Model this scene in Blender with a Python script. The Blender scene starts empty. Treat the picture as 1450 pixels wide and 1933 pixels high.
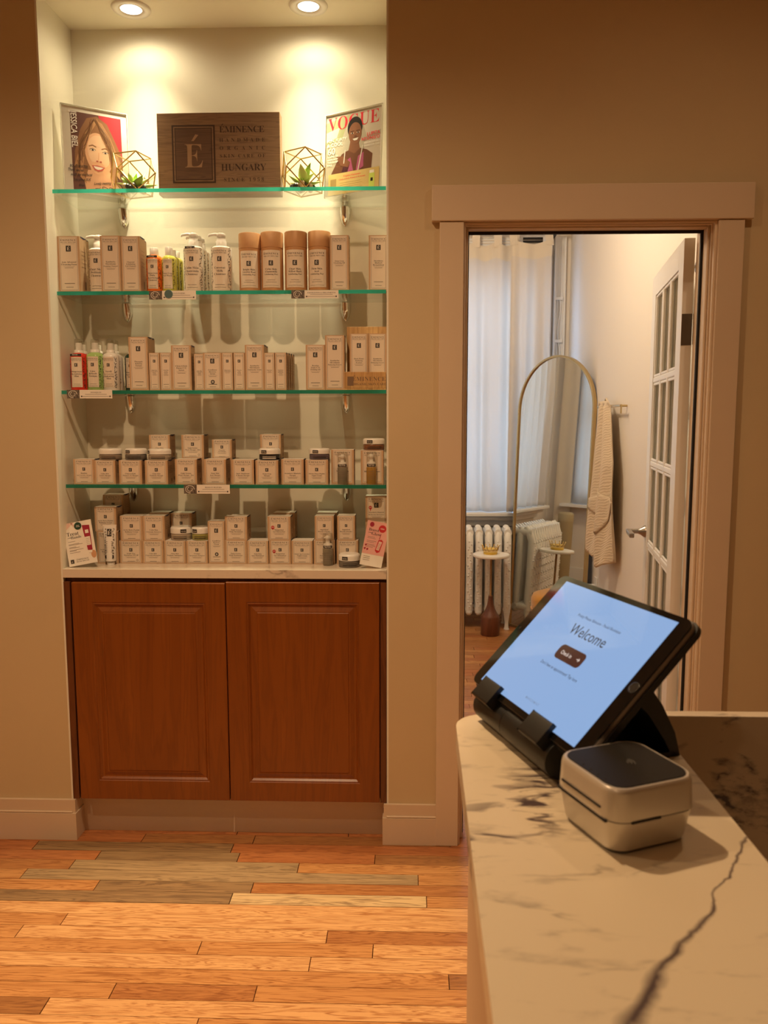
import bpy, math, random
from mathutils import Vector, Matrix
random.seed(7)
PI = math.pi
scene = bpy.context.scene
COL = scene.collection

# ------------------------------------------------------------------ camera
FPX, PITCH, YAW, ROLL, EYE = 1526.2, .1147, -.0311, -.0008, 1.438
FW = Vector((math.sin(YAW)*math.cos(PITCH), math.cos(YAW)*math.cos(PITCH), -math.sin(PITCH)))
_r = Vector((math.cos(YAW), -math.sin(YAW), 0)); _u = _r.cross(FW)
RT = _r*math.cos(ROLL) + _u*math.sin(ROLL); UP = _u*math.cos(ROLL) - _r*math.sin(ROLL)
cam = bpy.data.cameras.new('camera'); camo = bpy.data.objects.new('camera', cam); COL.objects.link(camo)
cam.sensor_fit = 'VERTICAL'; cam.sensor_height = 36; cam.lens = 36*FPX/1933; cam.clip_start = .02
m = Matrix.Identity(4)
for i, a in enumerate((RT, UP, -FW)):
    for j in range(3): m[j][i] = a[j]
m.translation = (0, 0, EYE); camo.matrix_world = m
cam.dof.use_dof = True; cam.dof.focus_distance = 2.6; cam.dof.aperture_fstop = 9.5
scene.camera = camo

# ------------------------------------------------------------------ world, exposure
w = bpy.data.worlds.new('dusk_sky'); scene.world = w; w.use_nodes = True
w.node_tree.nodes['Background'].inputs[0].default_value = (.42, .62, 1, 1)
w.node_tree.nodes['Background'].inputs[1].default_value = 3.6
vs = scene.view_settings
vs.view_transform = 'Standard'; vs.look = 'None'; vs.exposure = 0; vs.gamma = 1; vs.use_curve_mapping = False
scene.cycles.use_denoising = True
scene.cycles.max_bounces = 8; scene.cycles.diffuse_bounces = 4; scene.cycles.glossy_bounces = 4; scene.cycles.adaptive_threshold = .03
scene.cycles.transparent_max_bounces = 20; scene.cycles.sample_clamp_indirect = 4
scene.cycles.caustics_reflective = True; scene.cycles.caustics_refractive = False

# lamps of the rooms: (x, y, z, watts, half angle, blend, colour)
WARM = (1, .67, .38)
ROOM_LAMPS = [(-.55, 1.42, [(180, 25, .55), (140, 76, 1.)]), (-1.55, .75, [(62, 76, 1.)]), (.95, 1.60, [(26, 82, 1.)]), (-.9, -1.0, [(25, 76, 1.)])]  # last two: added fill, one lifts the right-hand wall, one lights from behind
NICHE_LAMP, NICHE_COL = [(44, 18, 1.), (32, 26, 1.), (20, 42, 1.), (4, 84, .6)], (1, .84, .54)
FAR_LAMPS = [(.05, 3.95, 52)]; FAR_COL = (1, .78, .54)

# ------------------------------------------------------------------ placing helpers
def at(px, py, Y):
    d = RT*((px-725)/FPX) + UP*((966.5-py)/FPX) + FW
    return Vector((0, 0, EYE)) + d*(Y/d.y)

# ------------------------------------------------------------------ materials
def nmat(name):
    mt = bpy.data.materials.new(name); mt.use_nodes = True
    nt = mt.node_tree
    return mt, nt, nt.nodes['Principled BSDF']
def rgba(c): return (c[0], c[1], c[2], 1)
def mat(name, col, rough=.5, metal=0., spec=.5, var=0., scale=20., bump=0., bscale=200., emit=None, es=0., coat=0., sheen=0., trans=0.):
    mt, nt, b = nmat(name)
    N, L = nt.nodes, nt.links
    b.inputs['Base Color'].default_value = rgba(col); b.inputs['Roughness'].default_value = rough
    b.inputs['Metallic'].default_value = metal; b.inputs['Specular IOR Level'].default_value = spec
    if coat: b.inputs['Coat Weight'].default_value = coat; b.inputs['Coat Roughness'].default_value = .05
    if sheen: b.inputs['Sheen Weight'].default_value = sheen
    if trans: b.inputs['Transmission Weight'].default_value = trans
    if emit: b.inputs['Emission Color'].default_value = rgba(emit); b.inputs['Emission Strength'].default_value = es
    if var or bump: tc = N.new('ShaderNodeTexCoord')
    if var:
        no = N.new('ShaderNodeTexNoise'); no.inputs['Scale'].default_value = scale; no.inputs['Detail'].default_value = 4
        L.new(tc.outputs['Object'], no.inputs['Vector'])
        rp = N.new('ShaderNodeValToRGB')
        rp.color_ramp.elements[0].position = .3; rp.color_ramp.elements[1].position = .7
        rp.color_ramp.elements[0].color = rgba([c*(1-var) for c in col]); rp.color_ramp.elements[1].color = rgba([min(1, c*(1+var*.6)) for c in col])
        L.new(no.outputs['Fac'], rp.inputs['Fac']); L.new(rp.outputs['Color'], b.inputs['Base Color'])
    if bump:
        nb = N.new('ShaderNodeTexNoise'); nb.inputs['Scale'].default_value = bscale; nb.inputs['Detail'].default_value = 3
        L.new(tc.outputs['Object'], nb.inputs['Vector'])
        bp = N.new('ShaderNodeBump'); bp.inputs['Strength'].default_value = bump; bp.inputs['Distance'].default_value = .002
        L.new(nb.outputs['Fac'], bp.inputs['Height']); L.new(bp.outputs['Normal'], b.inputs['Normal'])
    return mt
def wood(name, c1, c2, c3, axis=0, rough=.38, gs=1., coat=.0, bands=0., rings=46):
    """grain stretched along an axis; every object gets its own offset"""
    mt, nt, b = nmat(name); N, L = nt.nodes, nt.links
    ge = N.new('ShaderNodeNewGeometry'); oi = N.new('ShaderNodeObjectInfo')
    mp = N.new('ShaderNodeMapping'); sc = [26*gs, 26*gs, 26*gs]; sc[axis] = 1.5*gs; mp.inputs['Scale'].default_value = sc
    L.new(ge.outputs['Position'], mp.inputs['Vector'])
    mu = N.new('ShaderNodeMath'); mu.operation = 'MULTIPLY'; mu.inputs[1].default_value = 97; L.new(oi.outputs['Random'], mu.inputs[0])
    n1 = N.new('ShaderNodeTexNoise'); n1.noise_dimensions = '4D'; n1.inputs['Scale'].default_value = 1.2; n1.inputs['Detail'].default_value = 6; n1.inputs['Distortion'].default_value = 1.6
    L.new(mp.outputs['Vector'], n1.inputs['Vector']); L.new(mu.outputs[0], n1.inputs['W'])
    n2 = N.new('ShaderNodeTexNoise'); n2.noise_dimensions = '4D'; n2.inputs['Scale'].default_value = 8; n2.inputs['Detail'].default_value = 5
    L.new(mp.outputs['Vector'], n2.inputs['Vector']); L.new(mu.outputs[0], n2.inputs['W'])
    # growth-ring lines: a sine over the big noise
    m2 = N.new('ShaderNodeMath'); m2.operation = 'MULTIPLY'; m2.inputs[1].default_value = rings; L.new(n1.outputs['Fac'], m2.inputs[0])
    s1 = N.new('ShaderNodeMath'); s1.operation = 'SINE'; L.new(m2.outputs[0], s1.inputs[0])
    r1 = N.new('ShaderNodeMapRange'); r1.inputs[1].default_value = -.1; r1.inputs[2].default_value = 1; L.new(s1.outputs[0], r1.inputs[0])
    rp = N.new('ShaderNodeValToRGB'); e = rp.color_ramp.elements
    e[0].position = .28; e[0].color = rgba(c1); e[1].position = .72; e[1].color = rgba(c2); L.new(n1.outputs['Fac'], rp.inputs['Fac'])
    mx = N.new('ShaderNodeMix'); mx.data_type = 'RGBA'; mx.inputs[7].default_value = rgba(c3)
    L.new(rp.outputs['Color'], mx.inputs[6])
    ml = N.new('ShaderNodeMath'); ml.operation = 'MULTIPLY'; L.new(r1.outputs[0], ml.inputs[0]); L.new(n2.outputs['Fac'], ml.inputs[1])
    mk = N.new('ShaderNodeMath'); mk.operation = 'MULTIPLY'; mk.inputs[1].default_value = 1.25 + bands; mk.use_clamp = True; L.new(ml.outputs[0], mk.inputs[0])
    L.new(mk.outputs[0], mx.inputs[0]); L.new(mx.outputs[2], b.inputs['Base Color'])
    b.inputs['Roughness'].default_value = rough
    if coat: b.inputs['Coat Weight'].default_value = coat; b.inputs['Coat Roughness'].default_value = .18
    bp = N.new('ShaderNodeBump'); bp.inputs['Strength'].default_value = .12; bp.inputs['Distance'].default_value = .001
    L.new(n2.outputs['Fac'], bp.inputs['Height']); L.new(bp.outputs['Normal'], b.inputs['Normal'])
    return mt
def schlick(N, L, f0):
    """reflectance of a thin clear sheet, the same from both faces"""
    ge = N.new('ShaderNodeNewGeometry'); d = N.new('ShaderNodeVectorMath'); d.operation = 'DOT_PRODUCT'
    L.new(ge.outputs['Incoming'], d.inputs[0]); L.new(ge.outputs['Normal'], d.inputs[1])
    a = N.new('ShaderNodeMath'); a.operation = 'ABSOLUTE'; L.new(d.outputs['Value'], a.inputs[0])
    b = N.new('ShaderNodeMath'); b.operation = 'SUBTRACT'; b.inputs[0].default_value = 1; L.new(a.outputs[0], b.inputs[1])
    p = N.new('ShaderNodeMath'); p.operation = 'POWER'; p.inputs[1].default_value = 5; L.new(b.outputs[0], p.inputs[0])
    m = N.new('ShaderNodeMath'); m.operation = 'MULTIPLY_ADD'; m.inputs[1].default_value = 1-f0; m.inputs[2].default_value = f0; L.new(p.outputs[0], m.inputs[0])
    return m
def thin_glass(name, tint=(.96, .99, .97), rough=0., ior=1.5, k=1.):
    mt = bpy.data.materials.new(name); mt.use_nodes = True; nt = mt.node_tree; N, L = nt.nodes, nt.links; N.clear()
    o = N.new('ShaderNodeOutputMaterial'); mx = N.new('ShaderNodeMixShader'); t = N.new('ShaderNodeBsdfTransparent'); g = N.new('ShaderNodeBsdfGlossy')
    fr = schlick(N, L, ((ior-1)/(ior+1))**2)
    t.inputs['Color'].default_value = rgba(tint); g.inputs['Roughness'].default_value = rough
    L.new(fr.outputs[0], mx.inputs[0]); L.new(t.outputs[0], mx.inputs[1]); L.new(g.outputs[0], mx.inputs[2]); L.new(mx.outputs[0], o.inputs[0])
    return mt
def cloth(name, col, transl=.4, transp=0., weave=900., rough=.9, crinkle=0.):
    mt = bpy.data.materials.new(name); mt.use_nodes = True; nt = mt.node_tree; N, L = nt.nodes, nt.links; N.clear()
    o = N.new('ShaderNodeOutputMaterial'); d = N.new('ShaderNodeBsdfDiffuse'); t = N.new('ShaderNodeBsdfTranslucent'); m1 = N.new('ShaderNodeMixShader')
    d.inputs[0].default_value = rgba(col); t.inputs[0].default_value = rgba(col); m1.inputs[0].default_value = transl
    L.new(d.outputs[0], m1.inputs[1]); L.new(t.outputs[0], m1.inputs[2])
    tc = N.new('ShaderNodeTexCoord'); no = N.new('ShaderNodeTexNoise'); no.inputs['Scale'].default_value = weave
    bp = N.new('ShaderNodeBump'); bp.inputs['Strength'].default_value = .3; bp.inputs['Distance'].default_value = .001
    L.new(tc.outputs['Object'], no.inputs['Vector']); L.new(no.outputs['Fac'], bp.inputs['Height']); L.new(bp.outputs[0], d.inputs['Normal'])
    if crinkle:
        wv = N.new('ShaderNodeTexWave'); wv.bands_direction = 'DIAGONAL'; wv.inputs['Scale'].default_value = 38; wv.inputs['Distortion'].default_value = 5; wv.inputs['Detail'].default_value = 3
        L.new(tc.outputs['Object'], wv.inputs['Vector']); L.new(wv.outputs['Fac'], bp.inputs['Height']); bp.inputs['Strength'].default_value = crinkle; bp.inputs['Distance'].default_value = .004
    if transp:
        p = N.new('ShaderNodeBsdfTransparent'); m2 = N.new('ShaderNodeMixShader'); m2.inputs[0].default_value = transp
        L.new(m1.outputs[0], m2.inputs[1]); L.new(p.outputs[0], m2.inputs[2]); L.new(m2.outputs[0], o.inputs[0])
    else: L.new(m1.outputs[0], o.inputs[0])
    return mt
def marble(name, base, vein, scale=1., rough=.28, width=.06, amount=1., ledge=False):
    mt, nt, b = nmat(name); N, L = nt.nodes, nt.links
    ge = N.new('ShaderNodeNewGeometry')
    mp = N.new('ShaderNodeMapping'); mp.inputs['Rotation'].default_value = (.3, .2, -.75); mp.inputs['Scale'].default_value = (2.2*scale, 7.5*scale, 4.*scale); mp.inputs['Location'].default_value = (.35, .1, 0)
    L.new(ge.outputs['Position'], mp.inputs['Vector'])
    warp = N.new('ShaderNodeTexNoise'); warp.inputs['Scale'].default_value = 2.2; warp.inputs['Detail'].default_value = 5; L.new(mp.outputs[0], warp.inputs['Vector'])
    ad = N.new('ShaderNodeMix'); ad.data_type = 'RGBA'; ad.blend_type = 'ADD'; ad.inputs[0].default_value = .55; L.new(mp.outputs[0], ad.inputs[6]); L.new(warp.outputs['Color'], ad.inputs[7])
    n = N.new('ShaderNodeTexNoise'); n.inputs['Scale'].default_value = 2.4; n.inputs['Detail'].default_value = 3; n.inputs['Roughness'].default_value = .5; L.new(ad.outputs[2], n.inputs['Vector'])
    s = N.new('ShaderNodeMath'); s.operation = 'SUBTRACT'; s.inputs[1].default_value = .5; L.new(n.outputs['Fac'], s.inputs[0])
    a = N.new('ShaderNodeMath'); a.operation = 'ABSOLUTE'; L.new(s.outputs[0], a.inputs[0])
    r = N.new('ShaderNodeMapRange'); r.inputs[1].default_value = 0; r.inputs[2].default_value = width; r.inputs[3].default_value = 1; r.inputs[4].default_value = 0; L.new(a.outputs[0], r.inputs[0])
    # veins come and go
    k = N.new('ShaderNodeTexNoise'); k.inputs['Scale'].default_value = 5.5; k.inputs['Detail'].default_value = 6; k.inputs['Roughness'].default_value = .7; L.new(mp.outputs[0], k.inputs['Vector'])
    kr = N.new('ShaderNodeMapRange'); kr.inputs[1].default_value = .46; kr.inputs[2].default_value = .66; L.new(k.outputs['Fac'], kr.inputs[0])
    mu = N.new('ShaderNodeMath'); mu.operation = 'MULTIPLY'; L.new(r.outputs[0], mu.inputs[0]); L.new(kr.outputs[0], mu.inputs[1])
    m3 = N.new('ShaderNodeMath'); m3.operation = 'MULTIPLY'; m3.inputs[1].default_value = amount; m3.use_clamp = True; L.new(mu.outputs[0], m3.inputs[0])
    def op(o_, x, y=None, clamp=False):
        q = N.new('ShaderNodeMath'); q.operation = o_; q.use_clamp = clamp
        for i, v in enumerate((x, y)):
            if v is None: continue
            if isinstance(v, (int, float)): q.inputs[i].default_value = v
            else: L.new(v, q.inputs[i])
        return q.outputs[0]
    fac = m3.outputs[0]
    if ledge:                     # a band of dark flecks and one bold vein in this slab
        sp = N.new('ShaderNodeSeparateXYZ'); L.new(ge.outputs['Position'], sp.inputs[0]); X, Y, Z = sp.outputs
        m2 = N.new('ShaderNodeMapping'); m2.inputs['Rotation'].default_value = (0, 0, -.45); m2.inputs['Scale'].default_value = (22, 70, 40); L.new(ge.outputs['Position'], m2.inputs['Vector'])
        fl = N.new('ShaderNodeTexNoise'); fl.inputs['Scale'].default_value = 1.; fl.inputs['Detail'].default_value = 4; fl.inputs['Distortion'].default_value = .8; L.new(m2.outputs[0], fl.inputs['Vector'])
        fr = N.new('ShaderNodeMapRange'); fr.inputs[1].default_value = .50; fr.inputs[2].default_value = .62; L.new(fl.outputs['Fac'], fr.inputs[0])
        big = N.new('ShaderNodeTexNoise'); big.inputs['Scale'].default_value = 7; big.inputs['Detail'].default_value = 3; L.new(ge.outputs['Position'], big.inputs['Vector'])
        bo = op('MULTIPLY', op('SUBTRACT', big.outputs['Fac'], .5), .16)
        # distance from the fleck band's axis, a line across the slab
        d1 = op('ABSOLUTE', op('ADD', op('SUBTRACT', op('SUBTRACT', Y, op('MULTIPLY', X, .80)), .655), bo))
        k1 = N.new('ShaderNodeMapRange'); k1.inputs[1].default_value = .02; k1.inputs[2].default_value = .085; k1.inputs[3].default_value = 1; k1.inputs[4].default_value = 0; L.new(d1, k1.inputs[0])
        f1 = op('MULTIPLY', op('MULTIPLY', fr.outputs[0], k1.outputs[0]), 1.1, True)
        fine = N.new('ShaderNodeTexNoise'); fine.inputs['Scale'].default_value = 26; fine.inputs['Detail'].default_value = 5; L.new(ge.outputs['Position'], fine.inputs['Vector'])
        d2 = op('ABSOLUTE', op('ADD', op('ADD', op('SUBTRACT', op('SUBTRACT', Y, op('MULTIPLY', X, 1.36)), .278), op('MULTIPLY', bo, .45)), op('MULTIPLY', op('SUBTRACT', fine.outputs['Fac'], .5), .035)))
        wd = N.new('ShaderNodeMapRange'); wd.inputs[1].default_value = .44; wd.inputs[2].default_value = .60; wd.inputs[3].default_value = .020; wd.inputs[4].default_value = .003; L.new(Y, wd.inputs[0])
        f2 = op('MULTIPLY', op('SUBTRACT', 1, op('DIVIDE', d2, wd.outputs[0]), True), op('MULTIPLY', fine.outputs['Fac'], 1.9), True)
        fac = op('MAXIMUM', op('MULTIPLY', fac, .55), op('MAXIMUM', f1, f2))
    mx = N.new('ShaderNodeMix'); mx.data_type = 'RGBA'; mx.inputs[6].default_value = rgba(base); mx.inputs[7].default_value = rgba(vein)
    L.new(fac, mx.inputs[0]); L.new(mx.outputs[2], b.inputs['Base Color']); b.inputs['Roughness'].default_value = rough
    return mt

M = {}
M['wall'] = mat('wall_paint', (.60, .47, .285), .75, var=.03, scale=3, bump=.1, bscale=260)
M['niche'] = mat('niche_paint', (.80, .76, .64), .6, bump=.08, bscale=260)
M['trim'] = mat('trim_paint', (.67, .53, .385), .42, var=.02, scale=5)
M['ceiling'] = mat('ceiling_paint', (.74, .66, .54), .85)
M['farwall'] = mat('far_wall_paint', (.80, .74, .66), .7, bump=.08, bscale=220)
M['white'] = mat('white_enamel', (.82, .80, .76), .35)
M['cherry'] = wood('cherry_laminate', (.20, .052, .005), (.26, .073, .008), (.150, .036, .004), axis=2, rough=.34, gs=.55, bands=-.55)
M['cherrydark'] = wood('cherry_edge', (.12, .036, .010), (.16, .050, .014), (.08, .022, .006), axis=2, rough=.4, gs=.5)
M['dark'] = mat('dark_gap', (.012, .009, .007), .8)
M['chrome'] = mat('chrome', (.82, .82, .80), .08, 1)
M['nickel'] = mat('brushed_nickel', (.36, .33, .30), .28, 1)
M['brass'] = mat('brass', (.78, .58, .24), .22, 1)
M['goldframe'] = mat('brushed_gold', (.60, .47, .25), .32, 1)
M['mirror'] = mat('mirror_silver', (.80, .83, .80), .012, 1)
M['shelfglass'] = thin_glass('shelf_glass', (.975, .992, .982), 0, 1.5)
M['acrylic'] = thin_glass('clear_acrylic', (.97, .97, .96), 0, 1.4)
M['pane'] = thin_glass('pane_glass', (.95, .97, .96), 0, 1.45)
M['terrpane'] = thin_glass('terrarium_glass', (.985, .985, .98), 0, 1.12)
M['clearplastic'] = thin_glass('clear_plastic', (.90, .89, .86), .05, 1.5)
def edge_mat():
    mt = bpy.data.materials.new('glass_edge_green'); mt.use_nodes = True; nt = mt.node_tree; N, L = nt.nodes, nt.links; N.clear()
    o = N.new('ShaderNodeOutputMaterial'); t = N.new('ShaderNodeBsdfTranslucent'); d = N.new('ShaderNodeBsdfDiffuse'); g = N.new('ShaderNodeBsdfGlossy'); a = N.new('ShaderNodeMixShader'); c = N.new('ShaderNodeMixShader')
    t.inputs[0].default_value = (.07, .66, .52, 1); d.inputs[0].default_value = (.008, .09, .07, 1); g.inputs['Roughness'].default_value = .08; g.inputs[0].default_value = (.7, .9, .85, 1)
    fr = schlick(N, L, .04)
    a.inputs[0].default_value = .72; L.new(d.outputs[0], a.inputs[1]); L.new(t.outputs[0], a.inputs[2]); L.new(fr.outputs[0], c.inputs[0]); L.new(a.outputs[0], c.inputs[1]); L.new(g.outputs[0], c.inputs[2]); L.new(c.outputs[0], o.inputs[0])
    return mt
M['glassedge'] = edge_mat()
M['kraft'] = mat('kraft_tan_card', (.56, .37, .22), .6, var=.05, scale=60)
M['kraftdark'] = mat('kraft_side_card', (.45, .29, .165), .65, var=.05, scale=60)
M['paper'] = mat('label_cream', (.76, .65, .53), .55)
M['cardwhite'] = mat('card_white', (.85, .80, .72), .5)
M['ink'] = mat('print_ink', (.035, .028, .025), .6)
M['inkbrown'] = mat('print_brown', (.20, .12, .07), .6)
M['inkgrey'] = mat('print_grey', (.25, .20, .16), .6)
M['navy'] = mat('flap_navy', (.02, .02, .06), .5)
M['plasticwhite'] = mat('white_plastic', (.82, .79, .74), .3)
M['orange'] = mat('orange_gel', (.92, .20, .03), .12)
M['green'] = mat('green_gel', (.38, .58, .20), .12)
M['olive'] = mat('olive_gel', (.58, .55, .10), .12)
M['red'] = mat('red_gel', (.75, .05, .03), .12)
M['darkgreen'] = mat('dark_green_bottle', (.02, .06, .04), .15)
M['canister'] = mat('kraft_canister', (.52, .27, .115), .6, var=.04, scale=40)
M['red_ink'] = mat('red_print', (.55, .03, .035), .5)
M['pink'] = mat('pink_card', (.78, .42, .38), .5)
M['blackplastic'] = mat('black_plastic', (.010, .010, .010), .42)
M['blackglass'] = mat('black_glass', (.006, .006, .006), .05)
M['silver'] = mat('silver_plastic', (.66, .61, .53), .34, .5)
M['marble'] = marble('white_marble', (.66, .56, .40), (.075, .05, .05), 1.0, .34, .03, 1.0, ledge=True)
M['marblepanel'] = marble('panel_marble', (.60, .50, .37), (.075, .05, .05), 1.3, .34, .05, 1.8)
M['quartz'] = marble('quartz_top', (.72, .62, .50), (.26, .20, .16), .8, .14, .022, .9)
M['bamboo'] = wood('bamboo', (.52, .30, .12), (.60, .37, .16), (.36, .19, .07), axis=2, rough=.45, gs=1.2)
M['walnut'] = wood('sign_wood', (.235, .135, .062), (.29, .175, .085), (.16, .088, .040), axis=0, rough=.5, gs=1.2)
M['engrave'] = mat('engraved_wood', (.055, .026, .013), .7)
M['engravemid'] = wood('engraved_field', (.115, .058, .027), (.15, .078, .036), (.08, .04, .018), axis=0, rough=.6, gs=1.2)
M['desk'] = mat('desk_panel', (.60, .42, .26), .55, var=.04, scale=3)
FLOORM = {
 'light': wood('oak_light', (.66, .355, .145), (.76, .44, .19), (.40, .16, .05), 0, .30, rings=70, bands=.35),
 'mid': wood('oak_mid', (.54, .25, .085), (.63, .315, .115), (.32, .12, .035), 0, .30, rings=70, bands=.35),
 'deep': wood('oak_deep', (.42, .175, .057), (.50, .22, .075), (.25, .085, .026), 0, .32, rings=70, bands=.35),
 'red': wood('oak_red', (.42, .15, .050), (.50, .19, .065), (.28, .09, .03), 0, .32, rings=70, bands=.35),
 'brown': wood('oak_brown', (.32, .135, .045), (.40, .18, .06), (.21, .08, .028), 0, .34, rings=70, bands=.35),
 'grey': wood('oak_worn_grey', (.36, .235, .115), (.46, .31, .155), (.20, .125, .06), 0, .5, bands=.2),
 'greydark': wood('oak_worn_dark', (.26, .155, .07), (.33, .20, .09), (.15, .085, .04), 0, .5, bands=.2),
 'pale': wood('oak_worn_pale', (.62, .42, .20), (.70, .50, .26), (.26, .16, .08), 0, .4, bands=.35),
}

# ------------------------------------------------------------------ mesh builder
class MB:
    def __init__(s): s.v = []; s.f = []; s.mi = []; s.sm = []
    def add(s, vs, fs, mi=0, sm=False):
        b = len(s.v); s.v += [tuple(v) for v in vs]
        for f in fs: s.f.append(tuple(b+i for i in f)); s.mi.append(mi); s.sm.append(sm)
        return s
    def box(s, x0, x1, y0, y1, z0, z1, mi=0, faces=None):
        v = [(x0, y0, z0), (x1, y0, z0), (x1, y1, z0), (x0, y1, z0), (x0, y0, z1), (x1, y0, z1), (x1, y1, z1), (x0, y1, z1)]
        F = [(0, 3, 2, 1), (4, 5, 6, 7), (0, 1, 5, 4), (1, 2, 6, 5), (2, 3, 7, 6), (3, 0, 4, 7)]   # bottom top front right back left
        if faces is None: return s.add(v, F, mi)
        b = len(s.v); s.v += v
        for f, k in zip(F, faces): s.f.append(tuple(b+i for i in f)); s.mi.append(k); s.sm.append(False)
        return s
    def lathe(s, prof, n=24, c=(0, 0, 0), mi=0, sx=1., sy=1., sm=True, cap=True, ph=0):
        v = []; f = []
        for (r, z) in prof:
            for k in range(n):
                a = 2*PI*k/n + ph; v.append((c[0]+r*sx*math.cos(a), c[1]+r*sy*math.sin(a), c[2]+z))
        for i in range(len(prof)-1):
            for k in range(n):
                k2 = (k+1) % n; f.append((i*n+k, i*n+k2, (i+1)*n+k2, (i+1)*n+k))
        s.add(v, f, mi, sm)
        if cap:
            if prof[0][0] > 1e-6: s.add(v[:n], [tuple(reversed(range(n)))], mi)
            if prof[-1][0] > 1e-6: s.add(v[-n:], [tuple(range(n))], mi)
        return s
    def tube(s, pts, r, n=10, mi=0, closed=False, sm=True):
        P = [Vector(p) for p in pts]; v = []; f = []; m_ = len(P); ref = None
        for i, p in enumerate(P):
            t = (P[(i+1) % m_]-P[i-1]) if closed else (P[min(i+1, m_-1)]-P[max(i-1, 0)])
            t.normalize()
            if ref is None: ref = t.orthogonal().normalized()
            ref = (ref - t*ref.dot(t)); ref.normalize(); b2 = t.cross(ref)
            rr = r[i] if isinstance(r, (list, tuple)) else r
            for k in range(n):
                a = 2*PI*k/n; v.append(p + ref*(rr*math.cos(a)) + b2*(rr*math.sin(a)))
        for i in range(m_ if closed else m_-1):
            j = (i+1) % m_
            for k in range(n): f.append((i*n+k, i*n+(k+1) % n, j*n+(k+1) % n, j*n+k))
        s.add(v, f, mi, sm)
        if not closed: s.add(v[:n], [tuple(reversed(range(n)))], mi); s.add(v[-n:], [tuple(range(n))], mi)
        return s
    def prism(s, poly, z0, z1, mi=0, top=None, sm=False):          # poly in xy, extruded in z
        n = len(poly); v = [(x, y, z0) for x, y in poly] + [(x, y, z1) for x, y in poly]
        s.add(v, [(i, (i+1) % n, n+(i+1) % n, n+i) for i in range(n)], mi, sm)
        s.add(v[:n], [tuple(reversed(range(n)))], mi); s.add(v[n:], [tuple(range(n))], mi if top is None else top)
        return s
    def slab(s, poly, y0, y1, mi=0, front=None, sm=False):        # poly in xz, extruded in y (y0 front)
        n = len(poly); v = [(x, y0, z) for x, z in poly] + [(x, y1, z) for x, z in poly]
        s.add(v, [(i, n+i, n+(i+1) % n, (i+1) % n) for i in range(n)], mi, sm)
        s.add(v[:n], [tuple(range(n))], mi if front is None else front); s.add(v[n:], [tuple(reversed(range(n)))], mi)
        return s
    def flat(s, poly, y, mi=0): return s.add([(x, y, z) for x, z in poly], [tuple(range(len(poly)))], mi)
    def rect(s, x0, x1, z0, z1, y, mi=0): return s.flat([(x0, z0), (x1, z0), (x1, z1), (x0, z1)], y, mi)
    def ell(s, cx, cz, rx, rz, y, mi=0, n=24, rot=0):
        c, q = math.cos(rot), math.sin(rot)
        return s.flat([(cx+rx*math.cos(2*PI*k/n)*c-rz*math.sin(2*PI*k/n)*q, cz+rx*math.cos(2*PI*k/n)*q+rz*math.sin(2*PI*k/n)*c) for k in range(n)], y, mi)
    def line(s, pts, wd, y, mi=0):                                # flat stroke in xz
        for (a, b) in zip(pts[:-1], pts[1:]):
            d = Vector((b[0]-a[0], b[1]-a[1])); 
            if d.length < 1e-9: continue
            d.normalize(); n_ = Vector((-d.y, d.x))*(wd/2); e = d*(wd*.3)
            s.flat([(a[0]-e.x-n_.x, a[1]-e.y-n_.y), (b[0]+e.x-n_.x, b[1]+e.y-n_.y), (b[0]+e.x+n_.x, b[1]+e.y+n_.y), (a[0]-e.x+n_.x, a[1]-e.y+n_.y)], y, mi)
        return s
    def grid(s, fn, nu, nv, mi=0, sm=True):
        v = [fn(i/nu, j/nv) for j in range(nv+1) for i in range(nu+1)]; n = nu+1
        return s.add(v, [(j*n+i, j*n+i+1, (j+1)*n+i+1, (j+1)*n+i) for j in range(nv) for i in range(nu)], mi, sm)
    def sphere(s, c, r, n=12, mi=0, sz=1.):
        return s.lathe([(r*math.sin(PI*k/n)+(1e-7 if k in (0, n) else 0), -r*sz*math.cos(PI*k/n)) for k in range(n+1)], n*2, c, mi, cap=False)
    def move(s, fn, start=0):
        s.v[start:] = [tuple(fn(Vector(v))) for v in s.v[start:]]; return s
    def mesh(s, name, mats):
        me = bpy.data.meshes.new(name); me.from_pydata(s.v, [], s.f)
        for k in mats: me.materials.append(M[k] if isinstance(k, str) else k)
        me.polygons.foreach_set('material_index', s.mi); me.polygons.foreach_set('use_smooth', s.sm); me.update()
        return me
    def ob(s, name, mats, parent=None, loc=None, rz=0., bevel=0., seg=2, solid=0., **tags):
        return link(name, s.mesh(name, mats if isinstance(mats, (list, tuple)) else [mats]), parent, loc, rz, bevel, seg, solid, **tags)
def link(name, me, parent=None, loc=None, rz=0., bevel=0., seg=2, solid=0., **tags):
    o = bpy.data.objects.new(name, me); COL.objects.link(o); o.parent = parent
    if loc is not None: o.location = loc
    if rz: o.rotation_euler = (0, 0, rz)
    if solid: d = o.modifiers.new('solid', 'SOLIDIFY'); d.thickness = solid
    if bevel: b = o.modifiers.new('bevel', 'BEVEL'); b.width = bevel; b.segments = seg; b.limit_method = 'ANGLE'; b.angle_limit = .6
    return tag(o, **tags)
def tag(o, label=None, cat=None, group=None, kind=None):
    if label: o['label'] = label
    if cat: o['category'] = cat
    if group: o['group'] = group
    if kind: o['kind'] = kind
    return o
def thing(name, label, cat, loc=(0, 0, 0), rz=0., group=None):
    o = bpy.data.objects.new(name, None); COL.objects.link(o); o.location = loc; o.rotation_euler = (0, 0, rz); o.empty_display_size = .05
    return tag(o, label, cat, group)
def struct(name, mb, mats, parent=None, **k):
    o = mb.ob(name, mats, parent, **k)
    if parent is None: o['kind'] = 'structure'
    return o
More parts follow.
